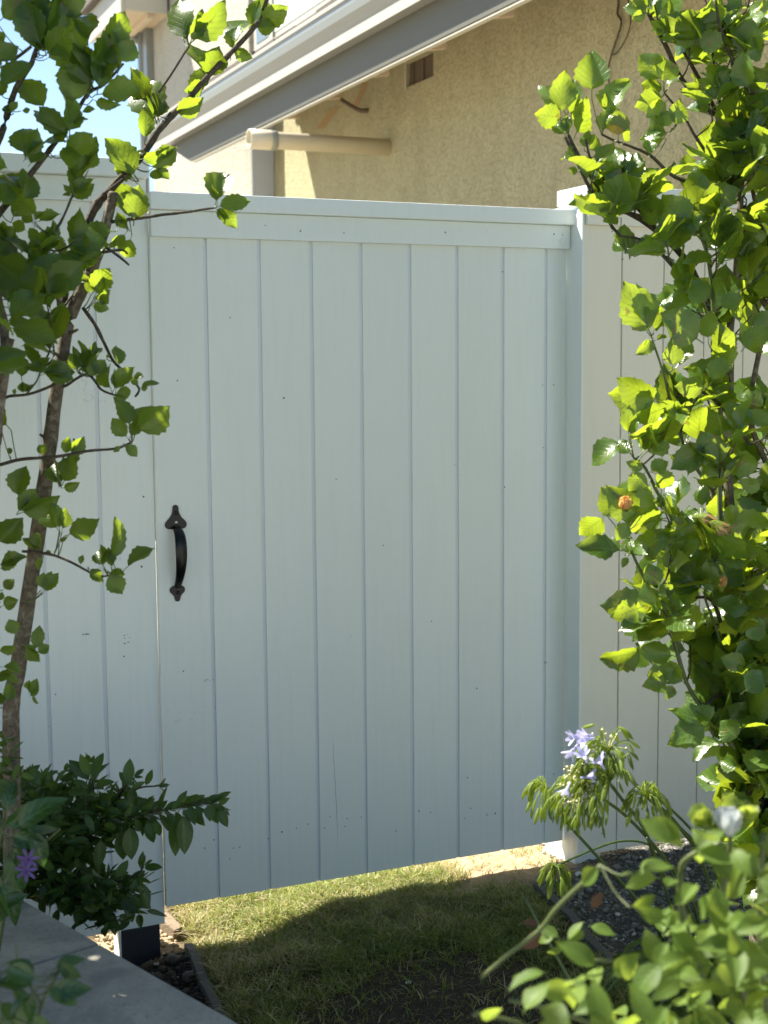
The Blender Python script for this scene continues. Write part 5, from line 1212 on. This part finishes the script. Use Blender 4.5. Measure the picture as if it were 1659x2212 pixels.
for q in ((1380,1885,1450,1850,1.6),(1372,1890,1340,1880,1.62),(1500,1840,1560,1790,1.6),(1360,1960,1420,1940,1.6),(1440,1985,1380,1965,1.6),(1420,1760,1470,1830,1.66),(1030,2185,1100,2205,1.6),(1130,2190,1170,2110,1.55),(1240,2130,1170,2150,1.6),(1330,2080,1400,2110,1.6),(1450,2170,1400,2230,1.52),(1300,2170,1240,2180,1.55)):
    Ff.leaf(*q, None, 1.1)
Ff.finish()
fl = Foliage(rose, [leaf_mesh('bronze_leaf', .5, .2, .3, .02, 99, LEAF_B, n=6, pet=.1)], name='bronze_leaf')
for q in ((1185,2010,1130,2045),(1275,1965,1300,1930),(1165,2000,1130,1990)): fl.leaf(*q, 2.1, .3, 1.0)
fl.finish()
def rose_bloom():
    e = bpy.data.objects.new('bloom', None); COL.objects.link(e); e.parent = rose; e.matrix_parent_inverse = Matrix.Translation(-world_loc(rose)); e.location = P(1575, 1805, 1.66); e.empty_display_size = .02
    pm = leaf_mesh('petal', 1.0, .35, -1.1, 0, 5, PETALW, n=7, pet=0, peak=.62, tipsharp=.5, wav=.03)
    for ring, (n_, op, L) in enumerate(((5, 1.1, .034), (5, .7, .034), (4, .35, .032), (3, .08, .028))):
        for k in range(n_):
            q = k*2*math.pi/n_+ring*.6; out = Rt*math.cos(q)+(-Fw)*math.sin(q)
            o = bpy.data.objects.new('petal', pm); COL.objects.link(o); o.parent = e
            o.matrix_basis = basis(out*.004, Up+out*op, -out, L*random.uniform(.92, 1.08))
rose_bloom()
bud(rose, P(1535,1790,1.66), -Rt*.7+Vector((0, 0, .9)), .036, POD, 'flower_bud', 4, .05)
bud(rose, P(1600,1785,1.66), Rt*.35+Vector((0, 0, 1)), .034, POD, 'flower_bud', 4, .05)

# ------------------------------------------------------------------ small things on the ground
random.seed(61)
def stone(x, y, r, col, label, z=-.04, cat='stone'):
    bm = bmesh.new(); bmesh.ops.create_icosphere(bm, subdivisions=2, radius=r)
    for v in bm.verts: v.co *= 1+.55*mnoise.noise(v.co*70+Vector((x, y, 0)))
    bmesh.ops.scale(bm, vec=(1.2, .9, .6), verts=bm.verts)
    q = onZ(x, y, z); o = bm_obj('stone', bm, mat_simple('pebble', col, .8, 90, .001, .3), None, True); o.location = (q.x, q.y, g1(q.x, q.y)+r*.35); tag(o, label, cat)
stone(388, 2135, .016, (.24, .22, .2), 'round grey stone against the left lawn edging', -.06)
stone(408, 2100, .017, (.10, .09, .08), 'dark lump of clay just left of the lawn edging', -.08, 'clod')
stone(372, 2068, .018, (.13, .11, .09), 'broken brown clod in front of the dark fence foot', -.08, 'clod')
stone(881, 2113, .007, (.7, .68, .6), 'tiny white stone on the trodden bare soil', -.03)
stone(1180, 1907, .016, (.42, .40, .34), 'pale flat stone at the gravel edge by the lawn', -.03)
cs = prism('shell_chip', [Vector((a, b, 0)) for a, b in ((-.018, .0), (-.004, .010), (.012, .008), (.012, -.012), (.0, -.014), (.003, -.002), (-.008, -.004))], (0, 0, .004), mat_simple('shell_white', (.6, .62, .58), .6, 60, .0005, .2), None, .001)
q = onZ(1386-1128+1060+0, 1897, -.02); q = onZ(1250, 1897, -.02); cs.location = (q.x, q.y, g1(q.x, q.y)+.012); cs.rotation_euler = (.2, -.1, .5); tag(cs, 'pale curved chip lying on the gravel', 'shell')
